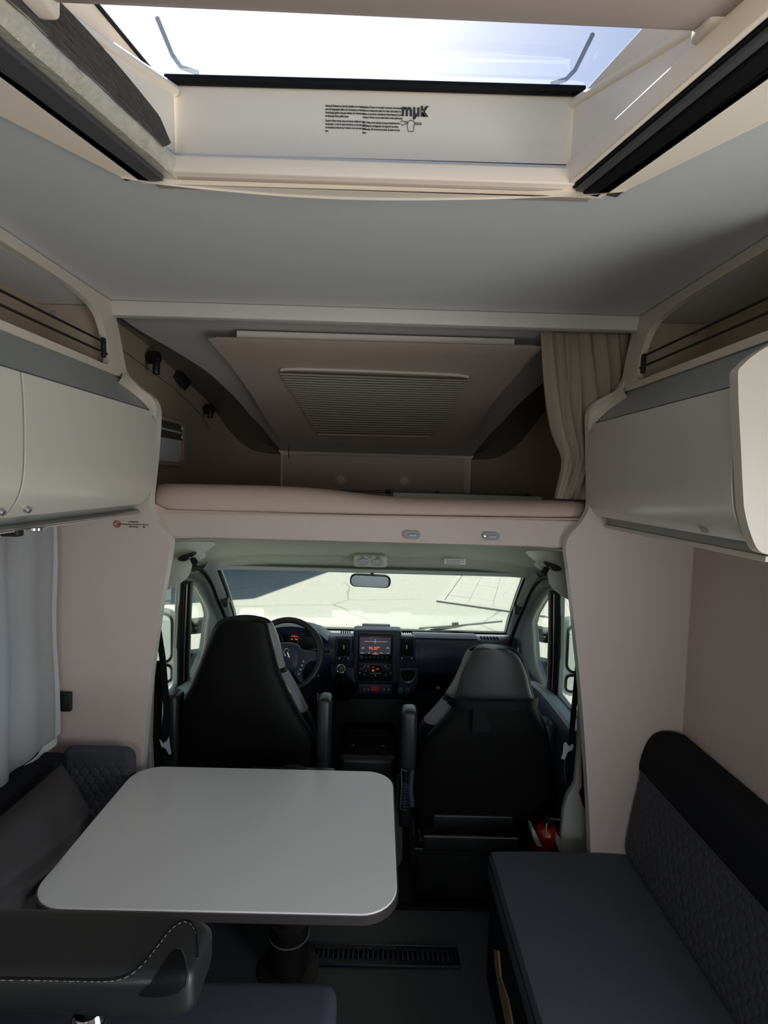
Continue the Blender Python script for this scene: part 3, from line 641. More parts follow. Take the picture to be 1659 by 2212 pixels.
tube('heading_tape', [r+V((0, 0, .004)) for r in rows[0][::3]], .006, m_curt, cu, 6)
# ---------------------------------------------------------------- cab shell
def fbox(name, x0, y0, x1, y1, Y, depth, m, parent, bev=.003, proud=0):
    a, b = P((x0+x1)/2, y0, Y=Y), P((x0+x1)/2, y1, Y=Y); c0, c1 = P(x0, (y0+y1)/2, Y=Y), P(x1, (y0+y1)/2, Y=Y)
    return rbox(name, (c0.x, c1.x), (Y-proud, Y+depth), (b.z, a.z), m, parent, bev)
struct(rbox('floor_cab', (-.92, .87), (2.085, 3.4), (-.06, -.004), m_dashd, None, 0))
struct(rbox('trim_5', (-.75, .70), (2.07, 2.10), (-.01, .012), m_rub, None, .004))
struct(rbox('roof', (XL-.05, XR+.05), (1.20, 3.70), (2.34, 2.38), m_body, None, 0))
struct(rbox('wall_nose', (XL-.05, XR+.05), (3.62, 3.70), (1.48, 2.34), m_body, None, 0))
mat_p = [P(x, y, Z=.0) for x, y in ((700, 1560), (835, 1560), (866, 1690), (867, 1845))]
o = plate('floor_mat', [V((-.24, 3.3, -.003)), V((.20, 3.3, -.003)), V((.17, 2.9, -.003)), V((.145, 2.36, -.003)), V((.13, 2.325, -.003)), V((.10, 2.315, -.003)), V((-.24, 2.31, -.003))], (0, 0, .010), m_cabf, bevel=.003)
tag(o, 'greige cab carpet between the two front seats', 'mat')
XD = -.87
def door_side(f, nm, lab):
    fl = lambda ps: [f(p) for p in ps]; d = f((-.022, 0, 0))-f((0, 0, 0))
    q = lambda ps: [P(x, y, X=XD) for x, y in ps]
    Q = q(((416, 1260), (428, 1278), (444, 1308), (448.5, 1328), (445, 1352), (438, 1406), (422, 1444), (405, 1466), (405, 1406), (407, 1329), (411, 1268)))
    Mn = q(((390, 1255), (388, 1310), (384, 1400), (383, 1478), (362, 1500), (335, 1520)))+[V((XD, 1.97, .775)), V((XD, 1.97, 1.27)), V((XD, 2.2, 1.29))]
    top = q(((413, 1226), (428, 1228), (443, 1240), (457, 1264), (470, 1296), (484, 1345)))
    dr = struct(plate('door_1' if nm == 'left' else 'door_2', fl([V((XD, 1.84, -.1)), V((XD, 1.84, 1.40)), V((XD, 2.25, 1.36))]+top+[V((XD, 3.10, .79)), V((XD, 3.10, -.1))]), d, m_apil, None, holes=[fl(Q), fl(Mn)], bevel=.004), lab)
    plate('quarter_glass', fl([p+V((-.012, 0, 0)) for p in Q]), d*.15, g_win2, dr)
    plate('side_glass', fl([p+V((-.012, 0, 0)) for p in Mn]), d*.15, g_win2, dr)
    bar = q(((409, 1255), (407, 1329), (404, 1406), (403, 1470), (384, 1482), (384, 1400), (388, 1310), (391, 1255)))
    plate('window_divider', fl([p+V((.012, 0, 0)) for p in bar]), d*1.1, m_rub, dr, bevel=.005)
    k0 = q(((404, 1262), (401, 1330), (398, 1400), (397, 1470)))
    tube('chrome_channel', fl([p+V((.016, 0, 0)) for p in k0]), .006, m_rail, dr, 8)
    k0 = q(((396, 1262), (393, 1330), (390, 1400), (389, 1470)))
    tube('chrome_channel', fl([p+V((.016, 0, 0)) for p in k0]), .003, m_alu, dr, 8)
    tube('quarter_trim', fl(cat([p+V((.006, 0, 0)) for p in Q], 3, True)), .009, m_head, dr, 8, closed=True)
    tube('door_seal', fl(cat([P(x, y, X=-.79) for x, y in ((396, 1229), (411, 1226), (425, 1226), (441, 1237), (456, 1260), (468, 1291), (481, 1321), (492, 1350), (500, 1380))], 3)), .010, m_rub, dr, 8)
    sill = [V((XD+.01, 1.99, .768)), V((XD+.01, 2.10, .77)), V((XD+.01, 2.35, .765)), V((XD+.01, 2.52, .745)), V((XD+.01, 2.75, .72)), V((XD+.01, 3.05, .73))]
    rows = [fl([p, p+V((.05, 0, .012)), p+V((.075, 0, -.02)), p+V((.085, 0, -.12)), p+V((.06, 0, -.30)), V((p.x+.08, p.y, .25)), V((p.x+.05, p.y, 0))]) for p in cat(sill, 4)]
    loft('door_trim', rows, m_dash, dr, solid=.006)
    rows = [fl([p+V((.0, 0, .006)), p+V((.05, 0, .018)), p+V((.062, 0, .008))]) for p in cat(sill, 4)[:14]]
    loft('sill_cap', rows, m_apil, dr, solid=.004)
    # front pillar
    W = [V((-.772, 2.50, 1.32)), V((-.773, 2.56, 1.275)), V((-.79, 2.75, 1.14)), V((-.815, 3.0, .955)), V((-.842, 3.2, .80))]
    Sx = [P(x, y, X=XD)+V((-.016, -.05, -.03)) for x, y in ((413, 1228), (440, 1240), (457, 1264), (470, 1296), (484, 1345))]; Sx[-1] = V((XD-.016, 3.06, .77))
    rows = [fl([a, a*.55+b*.45+V((.035, -.02, .0)), b]) for a, b in zip(cat(W, 4), cat(Sx, 4))]
    o = struct(loft('trim_6' if nm == 'left' else 'trim_7', rows, m_apil, None, solid=.01, smooth=80))
    tube('glass_edge', fl([p+V((.008, .004, .004)) for p in W]), .010, m_rub, o, 8)
    tube('glass_edge_strip', fl([p+V((.022, .01, .004)) for p in W]), .004, m_alu, o, 6)
    c = P(486, 1299, X=-.80) if True else 0
    rbox('pillar_clip', sorted((f(c+V((-.016, 0, 0))).x, f(c+V((.02, 0, 0))).x)), (c.y-.03, c.y+.02), (c.z-.025, c.z+.022), m_black, o, .006)
    # B pillar and the flap of the headliner
    struct(plate('wall_cab_'+nm, fl([(-.90, 1.83, -.1), (-.90, 1.98, -.1), (-.90, 1.98, 1.5), (-.90, 1.83, 1.5)]), d, m_grey))
    bp = [P(x, y, Y=1.90) for x, y in ((1212, 1850), (1214, 1790), (1217, 1755), (1226, 1722), (1243, 1693), (1250, 1620), (1252, 1540), (1253, 1450), (1253, 1380))]+[V((.80, 1.9, 1.2)), V((.86, 1.9, .02)), V((.55, 1.9, .02))]
    g = (lambda p: V(p)) if nm == 'right' else mx
    bo = struct(plate('trim_8' if nm == 'left' else 'trim_9', [g(p) for p in bp], (0, .03, 0), m_grey, None, bevel=.008))
    plate('belt_slot', [g(P(x, y, Y=1.897)) for x, y in ((1251, 1712), (1257, 1700), (1257, 1520), (1280, 1520), (1280, 1765), (1260, 1742))], (0, .005, 0), m_rub, bo)
    fpx = [(360, 1170), (462, 1171), (447, 1190), (428, 1203), (416, 1212), (411, 1232), (405, 1246), (392, 1258), (372, 1270), (350, 1280), (300, 1300), (300, 1170)]
    struct(plate('trim_10' if nm == 'left' else 'trim_11', fl(cat([P(x, y, Y=1.99) for x, y in fpx], 3, True)), (0, .012, 0), m_head, None, bevel=.003))
g_win2 = g_wind
door_side(lambda p: V(p), 'left', 'driver side cab door with quarter light')
door_side(mx, 'right', 'passenger side cab door with quarter light')
# windscreen
wt, wb = V((-.775, 2.54, 1.29)), V((-.845, 3.21, .795))
ws = struct(plate('window_4', [wt, mx(wt), mx(wb), wb], (0, .0035, .0045), g_wind))
rbox('lower_frit', (-.84, .78), (3.195, 3.215), (.797, .812), m_rub, ws, .002)
# headliner
rows = []
for Y, z, dp in ((1.845, 1.492, .03), (2.15, 1.462, .05), (2.33, 1.432, .06), (2.42, 1.392, .06), (2.452, 1.362, .06), (2.468, 1.346, .06), (2.478, 1.345, .06), (2.492, 1.352, .05), (2.53, 1.325, .04), (2.60, 1.262, .02)):
    row = []
    for k in range(33):
        u = -1+k/16; row.append(V((-.029+u*.86, Y+.05*(1-abs(u)**2)*(1 if Y > 2.4 else 0)-.05*(1 if Y > 2.4 else 0), z-dp*abs(u)**5)))
    rows.append(row)
struct(loft('ceiling_cab', rows, m_head, None, smooth=60, solid=.008, soff=1, fix=False))
struct(rbox('trim_12', (-.80, .74), (2.535, 2.62), (1.262, 1.282), m_apil, None, .006))
dc = thing('dome_light', 'pale cab dome light with two round lenses above the mirror', 'lamp', P(800, 1222, Y=2.43))
a = P(800, 1212, Y=2.43)
rbox('housing', (a.x-.076, a.x+.076), (2.405, 2.50), (a.z-.026, a.z+.03), m_head, dc, .014)
for s_ in (-.032, .032):
    lathe('lens', (a.x+s_, 2.404, a.z), (0, -1, -.3), [(.026, -.004), (.026, .004), (.020, .006), (.017, .002), (0, .004)], m_apil, dc, 20, 1, .62)
for s_ in (-.035, 0, .035): rbox('button', (a.x+s_-.009, a.x+s_+.009), (2.40, 2.406), (a.z+.017, a.z+.024), m_grey, dc, .001)
st = thing('airbag_label', 'small white printed label on the headliner right of the mirror', 'label', P(983, 1220, Y=2.44))
fbox('paper', 960, 1207, 1006, 1219, 2.42, .004, m_white, st, 0)
for k in range(4): fbox('printed_line', 963, 1208.8+k*2.5, 1003-(k % 2)*9, 1210+k*2.5, 2.4195, .002, m_dim, st, 0)
rm = thing('rear_view_mirror', 'dark rear view mirror on the windscreen centre', 'mirror', P(800, 1270, Y=2.60))
c = P(800, 1255, Y=2.60); ms = [(a_, b_*1.0) for a_, b_ in rrect(.196, .060, .026, 6)]
R_ = Matrix.Rotation(math.radians(1.5), 3, 'Y') @ Matrix.Rotation(math.radians(6), 3, 'X')
loft('shell', [[c+R_ @ V((a_*k, y, b_*k)) for a_, b_ in ms] for y, k in ((-.004, .95), (-.006, 1), (.012, 1), (.03, .9), (.04, .6))], m_black, rm, True, True, smooth=40)
plate('mirror_glass', [c+R_ @ V((a_*.93, -.0065, b_*.88)) for a_, b_ in ms], R_ @ V((0, .002, 0)), m_mirr, rm)
tube('stem', [P(804, 1236, Y=2.63), P(804, 1244, Y=2.635), c+V((.01, .03, .005))], .009, m_black, rm, 8)
for f, nm in ((lambda p: V(p), 'left'), (mx, 'right')):
    k = thing('cab_reading_lamp', 'black swivel reading lamp on the '+('driver' if nm == 'left' else 'passenger')+' side headliner flap', 'lamp', f(P(405, 1212, Y=1.98)), 'swivel reading lamps in the cab')
    pts = [f(P(x, y, Y=1.985)) for x, y in ((387, 1205), (392, 1210), (404, 1211), (414, 1204), (426, 1196), (424, 1191), (412, 1194), (396, 1199))]
    plate('bar', pts, (0, -.025, 0), m_black, k, bevel=.004)
    tube('bracket', [f(P(409, 1205, Y=1.955)), f(P(414, 1209, Y=1.95))], .006, m_chrome, k, 8)
    a, b = f(P(417, 1208, Y=1.95)), f(P(424, 1221, Y=1.93))
    lathe('head', a, b-a, [(0, -.002), (.010, 0), (.011, .004), (.0115, .018), (.010, .021), (.0, .019)], m_black, k, 14)
    pts = [f(P(x, y, Y=2.02)) for x, y in ((416, 1205), (432, 1190), (441, 1191), (447, 1197), (444, 1204), (425, 1214))]
    plate('grab_recess', pts, (0, -.012, 0), m_head, k, bevel=.004)
# ---------------------------------------------------------------- dashboard
db = thing('dashboard', 'dark sky-tinted dashboard below the windscreen', 'dashboard', (-.03, 3.0, .3))
dprof = [(3.20, .80), (3.10, .822), (2.99, .832), (2.955, .826), (2.925, .80), (2.905, .74), (2.92, .66), (2.97, .60), (3.0, .52), (3.08, .42), (3.16, .34), (3.2, .34), (3.2, .75)]
loft('body', [[V((x, y+(.06*abs((x+.03)/.8)**4)*max(0, min(1, (3.15-y)/.15)), z)) for y, z in dprof] for x in [-.845+1.635*k/24 for k in range(25)]], m_dash, db, True, True, smooth=40)
rbox('lower_skirt', (-.84, .78), (3.06, 3.20), (.0, .45), m_dashd, db, .01)
hoodp = []
for k in range(9):
    u = k/8; x = -.66+.40*u; hh = .075*math.sin(PI*u)**.6
    hoodp.append([V((x, 3.12, .82)), V((x, 3.06, .83+hh*.8)), V((x, 2.96, .835+hh)), V((x, 2.90, .825+hh)), V((x, 2.905, .812+hh*.9)), V((x, 2.98, .76))])
ih = loft('instrument_hood', hoodp, m_dash, db, solid=.006, smooth=60)
cl_ = fbox('instrument_panel', 585, 1360, 672, 1412, 2.925, .03, m_dashd, db, .004)
for px in (592, 662):
    lathe('dial', P(px, 1387, Y=2.92), (0, -1, .2), [(.052, 0), (.052, .004), (.048, .005), (.046, .001), (0, .001)], m_dashd, cl_, 28)
    tube('dial_ring', [P(px, 1387, Y=2.914)+V((math.cos(a), 0, math.sin(a)))*.049 for a in [2*PI*k/24 for k in range(24)]], .0014, m_dim, cl_, 5, True)
for y, t_ in ((1374, '11:22 m'), (1380.5, '50   300')): text('display_digits', t_, P(636, y+2, Y=2.918), (1, 0, 0), (0, -.1, 1), .0115, m_glow, cl_, 'CENTER')
# centre stack
fbox('stack_surround', 762, 1362, 866, 1478, 2.885, .10, m_dash, db, .014)
fbox('top_tray', 782, 1352, 843, 1360, 2.99, .05, m_black, db, .004)
fbox('stack_face', 772, 1370, 848, 1472, 2.878, .03, m_dashd, db, .008)
for (a, b, sl) in ((728, 757, -1), (863, 894, 1)):
    vt = fbox('vent_housing', a-4, 1376, b+4, 1429, 2.890, .05, m_dash, db, .008)
    fbox('vent_well', a, 1380, b, 1417, 2.889, .01, m_rub, vt, .003)
    for k in range(6): fbox('slat', a+1.8+k*(b-a-4)/5-.8, 1381, a+1.8+k*(b-a-4)/5+.9, 1416, 2.886, .012, m_black, vt, .001)
    fbox('slider', (a+b)/2-1.2, 1394, (a+b)/2+1.4, 1402, 2.880, .008, m_knob, vt, .001)
    fbox('thumb_wheel', a+3, 1419, b-3, 1425, 2.887, .006, m_dashd, vt, .002)
    for q in (a+5, b-5): fbox('mark', q-1, 1420.5, q+1.3, 1424, 2.886, .003, m_knob, vt, 0)
    for k in range(5):
        x = (736 if sl < 0 else 870)+k*4.6
        fbox('defroster_slot', x, 1363, x+2.4, 1368.5, 2.917, .012, m_rub, db, 0)
rd = fbox('radio', 773, 1372, 847, 1428, 2.876, .02, m_dashd, db, .004)
fbox('screen', 777, 1377, 844, 1413, 2.8745, .006, m_scr, rd, .001)
def dtext(s_, x, y, size, m, parent, al='CENTER'): text('lettering', s_, P(x, y, Y=2.8735), (1, 0, 0), (0, 0, 1), size, m, parent, al, .0003, bold=.0002)
dtext('95.20', 806, 1403, .021, m_glow, rd); dtext('MHz', 818, 1399, .007, m_scrw, rd)
dtext('\u2039<', 784, 1402, .018, m_scrw, rd); dtext('>\u203a', 838, 1402, .018, m_scrw, rd)
fbox('tuning_line', 787, 1385.6, 837, 1386.4, 2.874, .002, m_scrw, rd, 0); fbox('tuning_needle', 810.4, 1381, 811.4, 1390, 2.8738, .002, m_scrw, rd, 0)
for x, t_ in ((783, 'Source'), (797, 'FM'), (811, 'Info'), (824, 'Audio'), (838, 'Set')): dtext(t_, x, 1411.5, .0062, m_scrw, rd)
fbox('tab_line', 804, 1412.3, 818, 1413.2, 2.8738, .002, m_glow, rd, 0)
lathe('volume_knob', P(781, 1420, Y=2.876), (0, -1, 0), [(.0075, 0), (.0075, .006), (.006, .008), (0, .007)], m_dashd, rd, 18)
tube('knob_ring', [P(781, 1420, Y=2.869)+V((math.cos(a), 0, math.sin(a)))*.0072 for a in [2*PI*k/18 for k in range(18)]], .001, m_knob, rd, 5, True)
for k in range(6): fbox('button_mark', 789+k*9, 1419, 792.5+k*9, 1420.6, 2.8745, .003, m_dim, rd, 0)
cc_ = fbox('climate_panel', 772, 1432, 848, 1466, 2.877, .02, m_dashd, db, .006)
fbox('display', 800, 1437, 824, 1453, 2.8755, .004, m_rub, cc_, .001)
dtext('22', 806, 1450, .014, m_glow, cc_); dtext('\u2022 \u2022', 806, 1443, .010, m_glow, cc_); dtext('AUTO', 816, 1446, .005, m_glow, cc_)
fbox('display_bar', 799, 1453.5, 823, 1455.3, 2.8745, .003, m_dim, cc_, 0)
for px in (781, 838): lathe('dial', P(px, 1448, Y=2.877), (0, -1, 0), [(.021, 0), (.020, .012), (.014, .014), (0, .012)], m_dashd, cc_, 22)
for x, y in ((787, 1440), (790, 1449), (787, 1457), (795, 1440), (833, 1440), (831, 1449), (833, 1458), (840, 1449), (811, 1459), (777, 1454), (844, 1454)): fbox('button_mark', x-1, y-1.3, x+1.3, y+1.3, 2.862 if x in (777, 844) else 2.8745, .003, m_knob, cc_, 0)
lp = fbox('switch_row', 772, 1478, 848, 1500, 2.888, .06, m_dash, db, .008)
fbox('hazard_button', 801, 1484, 818, 1494.5, 2.884, .01, m_haz, lp, .003)
text('hazard_triangle', '\u25b3', P(809.5, 1492, Y=2.8835), (1, 0, 0), (0, 0, 1), .014, m_dim, lp, 'CENTER')
for x in (788, 796, 830, 840): fbox('switch_mark', x-1.3, 1488, x+1.3, 1491, 2.887, .003, m_knob, lp, 0)
# gear lever housing and cubby
gh = plate('gear_housing', [P(x, y, Y=2.86) for x, y in ((712, 1441), (764, 1444), (768, 1478), (772, 1504), (745, 1503), (728, 1494), (719, 1470))], (0, .08, 0), m_dash, db, bevel=.006)
gv = thing('gear_lever', 'gear lever with chrome ringed knob on the dashboard', 'gear lever', P(740, 1500, Y=2.82))
ka, kb = P(741, 1478, Y=2.84), P(737, 1446, Y=2.78)
loft('boot', [[ka.lerp(kb, t)+V((math.cos(a)*r*(1+.15*math.cos(5*a)), math.sin(a)*r*.6*(1+.1*math.cos(5*a+1)), math.sin(a)*r*.6)) for a in [2*PI*k/20 for k in range(20)]] for t, r in ((-.5, .062), (-.1, .055), (.3, .040), (.55, .022), (.6, .016))], m_seat, db, True, True, smooth=30)
tube('lever', [ka.lerp(kb, .6), kb], .012, m_black, gv, 10)
lathe('knob', kb, V((-.04, -.8, .5)), [(0, -.03), (.018, -.028), (.026, -.01), (.025, .006), (.018, .016), (0, .018)], m_black, gv, 22)
tube('chrome_ring', [kb+V((-.04, -.8, .5)).normalized()*.012+V((1, 0, 0))*.0205*math.cos(a)+V((0, .5, .8)).normalized()*.0205*math.sin(a) for a in [2*PI*k/22 for k in range(22)]], .0035, m_chrome, gv, 7, True)
text('shift_pattern', '1 3 5\n2 4 R', kb+V((-.001, -.8, .5)).normalized()*.0195+V((0, 0, .003)), (1, 0, 0), (0, .5, .8), .0085, m_knob, gv, 'CENTER', sp=.9)
cb = plate('cubby_panel', [P(x, y, Y=2.88) for x, y in ((862, 1444), (906, 1445), (903, 1475), (892, 1497), (872, 1500), (858, 1497))], (0, .06, 0), m_dash, db, bevel=.006)
ur = [P(x, y, Y=2.872) for x, y in ((866, 1449), (865, 1458), (868, 1466), (874, 1472), (881, 1474), (889, 1471), (895, 1464), (898, 1456), (898, 1449))]
tube('cubby_rim', cat(ur, 3), .0028, m_alu, cb, 7)
plate('cubby_hole', ur, (0, .004, 0), m_rub, cb)
for x in (865, 880): lathe('socket_cap', P(x, 1491, Y=2.878), (0, -1, 0), [(.017, 0), (.016, .008), (.012, .010), (0, .009)], m_green, cb, 16)
rows = [[V((x, y-.004+(.06*abs((x+.03)/.8)**4), z)) for y, z in ((2.955, .828), (2.925, .80), (2.906, .74), (2.92, .665))] for x in [.24+.34*k/8 for k in range(9)]]
loft('airbag_cover', rows, m_dash, db, solid=.004)
rows = [[V((x, y-.004+(.06*abs((x+.03)/.8)**4), z)) for y, z in ((2.925, .650), (2.965, .59), (2.99, .535))] for x in [.24+.40*k/8 for k in range(9)]]
loft('glovebox_lid', rows, m_dashd, db, solid=.004)
rows = [[V((x, 2.97, .836)), V((x, 3.0, .846)), V((x, 3.09, .834))] for x in (.20, .50, .56)]
loft('top_shelf', rows, m_dash, db, solid=.006)
for k in range(6): rbox('defroster_slot', (.585+k*.018, .594+k*.018), (3.0, 3.03), (.826, .838), m_rub, db, 0)
fbox('key_mark', 944, 1484, 950, 1489, 2.925, .01, m_knob, db, 0)
lathe('lock_button', P(707, 1410, Y=2.915), (0, -1, 0), [(.016, 0), (.014, .005), (.011, .003), (0, .004)], m_dashd, db, 16)
# steering wheel
WC = V((-.452, 2.74, .797)); wn_ = V((.05, -.92, .39)).normalized(); wu = V((1, 0, 0)); wu = (wu-wn_*wu.dot(wn_)).normalized(); wv = wn_.cross(wu)
if wv.z < 0: wv = -wv
wp = lambda a, b, c_=0: WC+wu*a+wv*b+wn_*c_
sw = thing('steering_wheel', 'black steering wheel with chrome emblem behind the driver seat', 'steering wheel', WC)
tube('rim', [wp(.172*math.cos(a), .172*math.sin(a), .03) for a in [2*PI*k/40 for k in range(40)]], [.0155+.003*(abs(math.cos(2*PI*k/40)) > .8) for k in range(40)], m_leath, sw, 12, True)
hub = [[wp(x*k, y*k, z) for x, y in [(.078*math.copysign(abs(math.cos(a))**.7, math.cos(a)), -.015+.075*math.copysign(abs(math.sin(a))**.7, math.sin(a))) for a in [2*PI*q/32 for q in range(32)]]] for z, k in ((-.04, .7), (0, 1), (.02, 1.0), (.034, .9), (.04, .6), (.042, .1))]
loft('hub', hub, m_dash, sw, True, True, smooth=60)
for s_ in (1, -1):
    plate('spoke', [wp(s_*x, y, .006) for x, y in ((.05, .035), (.10, .022), (.165, .015), (.165, -.03), (.12, -.032), (.10, -.05), (.085, -.09), (.10, -.135), (.085, -.15), (.04, -.09))], wn_*.022, m_dash, sw, bevel=.007)
    for k in range(4):
        c = wp(s_*(.088-.006*k), -.032-.02*k, .03); lathe('button', c, wn_, [(.005, 0), (.005, .003), (0, .004)], m_knob if s_ > 0 else m_dim, sw, 8)
tube('emblem', cat([wp(x, y, .044) for x, y in ((-.012, -.02), (-.004, -.006), (-.014, .006), (-.008, .022), (.006, .026), (.014, .016), (.006, .010), (.012, -.004), (.018, -.018), (.004, -.012))], 3), .0035, m_chrome, sw, 6)
tube('stalk', [wp(.06, .02, -.05), wp(.12, .025, -.04), wp(.19, .03, -.03), wp(.205, .03, -.03)], [.008, .009, .011, .008], m_black, sw, 8)
rows = [[wp(r_*math.cos(a), r_*math.sin(a)-.02-.1*t, -.04-.2*t) for a in [2*PI*q/16 for q in range(16)]] for t, r_ in ((.13, .07), (.5, .085), (1, .09))]
loft('steering_column', rows, m_dashd, db, True, True)
kb_ = thing('ignition_keys', 'key with a hanging chain in the ignition right of the column', 'keys', P(688, 1515, Y=2.70))
tube('key_bow', [P(676, 1456, Y=2.72), P(688, 1460, Y=2.70)], .006, m_alu, kb_, 8)
tube('chain', [P(688, 1462, Y=2.70), P(691, 1474, Y=2.70), P(690, 1484, Y=2.70), P(693, 1495, Y=2.70), P(689, 1506, Y=2.70)], .0025, m_chrome, kb_, 6)
fbox('key_fob', 684, 1498, 687.5, 1516, 2.70, .006, m_alu, kb_, .001)
# floor console
fc = thing('floor_console', 'black floor console with two cup holders under the dashboard', 'console', (.0, 2.75, 0))
rbox('box', (-.17, .12), (2.62, 2.95), (.006, .33), m_dashd, fc, .03)
rbox('drawer_front', (-.16, .11), (2.605, 2.63), (.16, .24), m_dashd, fc, .012)
for x in (-.10, .05): lathe('cup_holder', (x, 2.70, .332), (0, 0, 1), [(.042, 0), (.042, .006), (.036, .006), (.034, -.002), (0, -.002)], m_dashd, fc, 20)
# ---------------------------------------------------------------- cab seats
def sup(cx, cy, z, w_, d, n=3.0, N=40):
    return [V((cx+w_*math.copysign(abs(math.cos(a))**(2/n), math.cos(a)), cy+d*math.copysign(abs(math.sin(a))**(2/n), math.sin(a)), z)) for a in [2*PI*k/N for k in range(N)]]
def seat(name, lab, rowsF, rowsB, Yt, Yb, zb, inner):
    """rowsF: silhouette of the padded front, rowsB: the narrower back shell (pixels)"""
    t = thing(name, lab, 'seat', (P((rowsF[-1][1]+rowsF[-1][2])/2, rowsF[-1][0], Y=Yb).x, Yb+.2, 0))
    def body(nm, rr, dy, d0, d1, m, n):
        out = []; y0, y1 = rr[0][0], rr[-1][0]
        for (y, a, b) in rr:
            u = (y-y0)/(y1-y0); Y = Yt+(Yb-Yt)*u+dy; p, q = P(a, y, Y=Y), P(b, y, Y=Y)
            out.append(sup((p.x+q.x)/2, Y, (p.z+q.z)/2, (q.x-p.x)/2, d0+(d1-d0)*min(1, u*2.5), n))
        return loft(nm, out, m, t, True, True, smooth=60), out
    def dens(rr):
        return [(v.x, v.y, v.z) for v in cat([V(r) for r in rr], 3)]
    bs, _ = body('back_shell', dens(rowsB), -.01, .03, .055, m_seat, 2.6)
    cu_, out = body('cushioned_front', dens(rowsF), .075, .035, .075, m_seat, 2.6)
    n = len(out)
    def band(nm, i0, i1, m, g=1.012):
        rr = []
        for r in out[i0:i1+1]:
            c = sum(r, V((0, 0, 0)))/len(r); idx = range(-9, 10) if inner > 0 else range(11, 30)
            rr.append([c+V(((r[k % 40].x-c.x)*g, (r[k % 40].y-c.y)*g, 0)) for k in idx])
        loft(nm, rr, m, t, solid=.003, smooth=70)
    return t, band, n
F1 = [(1333, 508, 552), (1336, 487, 574), (1342, 475, 585), (1352, 464, 592), (1380, 452, 602), (1410, 441, 609), (1436, 432, 615), (1465, 421, 632), (1500, 405, 650), (1540, 390, 669), (1570, 381, 679), (1610, 376, 685), (1660, 374, 688), (1720, 374, 688), (1790, 384, 680)]
B1 = [(1337, 505, 555), (1340, 488, 572), (1346, 476, 578), (1358, 466, 581), (1380, 455, 586), (1410, 442, 594), (1445, 428, 603), (1497, 406, 627), (1534, 393, 646), (1580, 381, 674), (1620, 374, 684), (1660, 371, 686), (1720, 372, 687), (1790, 382, 680)]
ds, band, n = seat('driver_seat', 'black driver seat behind the steering wheel', F1, B1, 1.93, 2.05, .3, 1)
band('head_bolster', 6, 18, m_seatg); band('cloth_bolster', 19, 26, m_seatf, 1.016); band('side_bolster', 27, n-3, m_seat)
rbox('seat_cushion', (-.70, -.21), (2.05, 2.56), (.36, .50), m_seat, ds, .05)
rbox('pedestal', (-.66, -.25), (2.12, 2.52), (.0, .37), m_dashd, ds, .02)
def armrest(t, x0, y0, x1, y1, Y, nm='armrest'):
    a, b = P((x0+x1)/2, y0, Y=Y), P((x0+x1)/2, y1, Y=Y); c0, c1 = P(x0, (y0+y1)/2, Y=Y), P(x1, (y0+y1)/2, Y=Y)
    rbox(nm, (c0.x, c1.x), (Y-.02, Y+.07), (b.z, a.z), m_leath, t, .018)
armrest(ds, 684, 1508, 714, 1672, 1.94); armrest(ds, 352, 1500, 386, 1660, 1.96)
plate('care_tag', [P(x, y, Y=1.965) for x, y in ((616, 1479), (619, 1479), (630, 1496), (627, 1497))], (0, -.002, 0), m_alu, ds)
def cover(t, nm, rr, Yt, Yb, y0, y1, m):
    out = []
    for v in cat([V(r) for r in rr], 3):
        u = (v.x-y0)/(y1-y0); Y = Yt+(Yb-Yt)*u-.01; p, q = P(v.y, v.x, Y=Y), P(v.z, v.x, Y=Y)
        out.append(sup((p.x+q.x)/2, Y, (p.z+q.z)/2, (q.x-p.x)/2+.002, .03+.025*min(1, u*2.5)+.003, 2.6))
    loft(nm, out, m, t, True, True, smooth=60)
F2 = [(1396, 1038, 1086), (1398, 1024, 1103), (1404, 1013, 1118), (1418, 1004, 1130), (1440, 995, 1138), (1465, 984, 1144), (1490, 970, 1150), (1520, 950, 1160), (1545, 928, 1171), (1565, 912, 1181), (1600, 899, 1191), (1650, 889, 1197), (1700, 886, 1198), (1745, 889, 1194), (1785, 900, 1178), (1805, 908, 1166)]
B2 = [(1402, 1036, 1088), (1405, 1026, 1102), (1412, 1020, 1114), (1425, 1015, 1124), (1454, 1000, 1136), (1480, 993, 1142), (1507, 984, 1150), (1535, 974, 1160), (1570, 943, 1176), (1600, 917, 1188), (1650, 899, 1195), (1700, 893, 1196), (1745, 893, 1193), (1785, 902, 1177), (1805, 910, 1165)]
ps, band, n = seat('passenger_seat', 'black passenger seat with a strap round its headrest', F2, B2, 2.02, 2.10, .3, -1)
band('head_bolster', 6, 19, m_seatg); band('cloth_bolster', 20, 26, m_seatf, 1.016); band('side_bolster', 27, n-4, m_seat)
cover(ps, 'headrest_cover', [(1397, 1044, 1080), (1399.5, 1032, 1094)]+B2[1:7], 2.02, 2.10, 1402, 1805, m_seath)
sp = [P(x, y, Y=2.0+dy) for x, y, dy in ((966, 1506, .10), (971, 1513, .03), (985, 1518, -.035), (1020, 1523, -.052), (1070, 1525, -.058), (1120, 1525, -.05), (1150, 1524, -.03), (1162, 1514, .05))]
tube('headrest_strap', cat(sp, 4), 0, m_rub, ps, flat=(.017, .002, (0, 0, 1)))
fbox('strap_buckle', 1020, 1519, 1046, 1535, 1.945, .012, m_rub, ps, .003)
plate('strap_tail', [P(x, y, Y=1.965) for x, y in ((1022, 1530), (1046, 1530), (1060, 1580), (1020, 1585))], (0, .002, 0), m_rub, ps)
rbox('seat_cushion', (.16, .62), (2.14, 2.62), (.38, .48), m_seat, ps, .05)
fbox('recline_bar', 935, 1762, 1110, 1792, 2.01, .03, m_dashd, ps, .008)
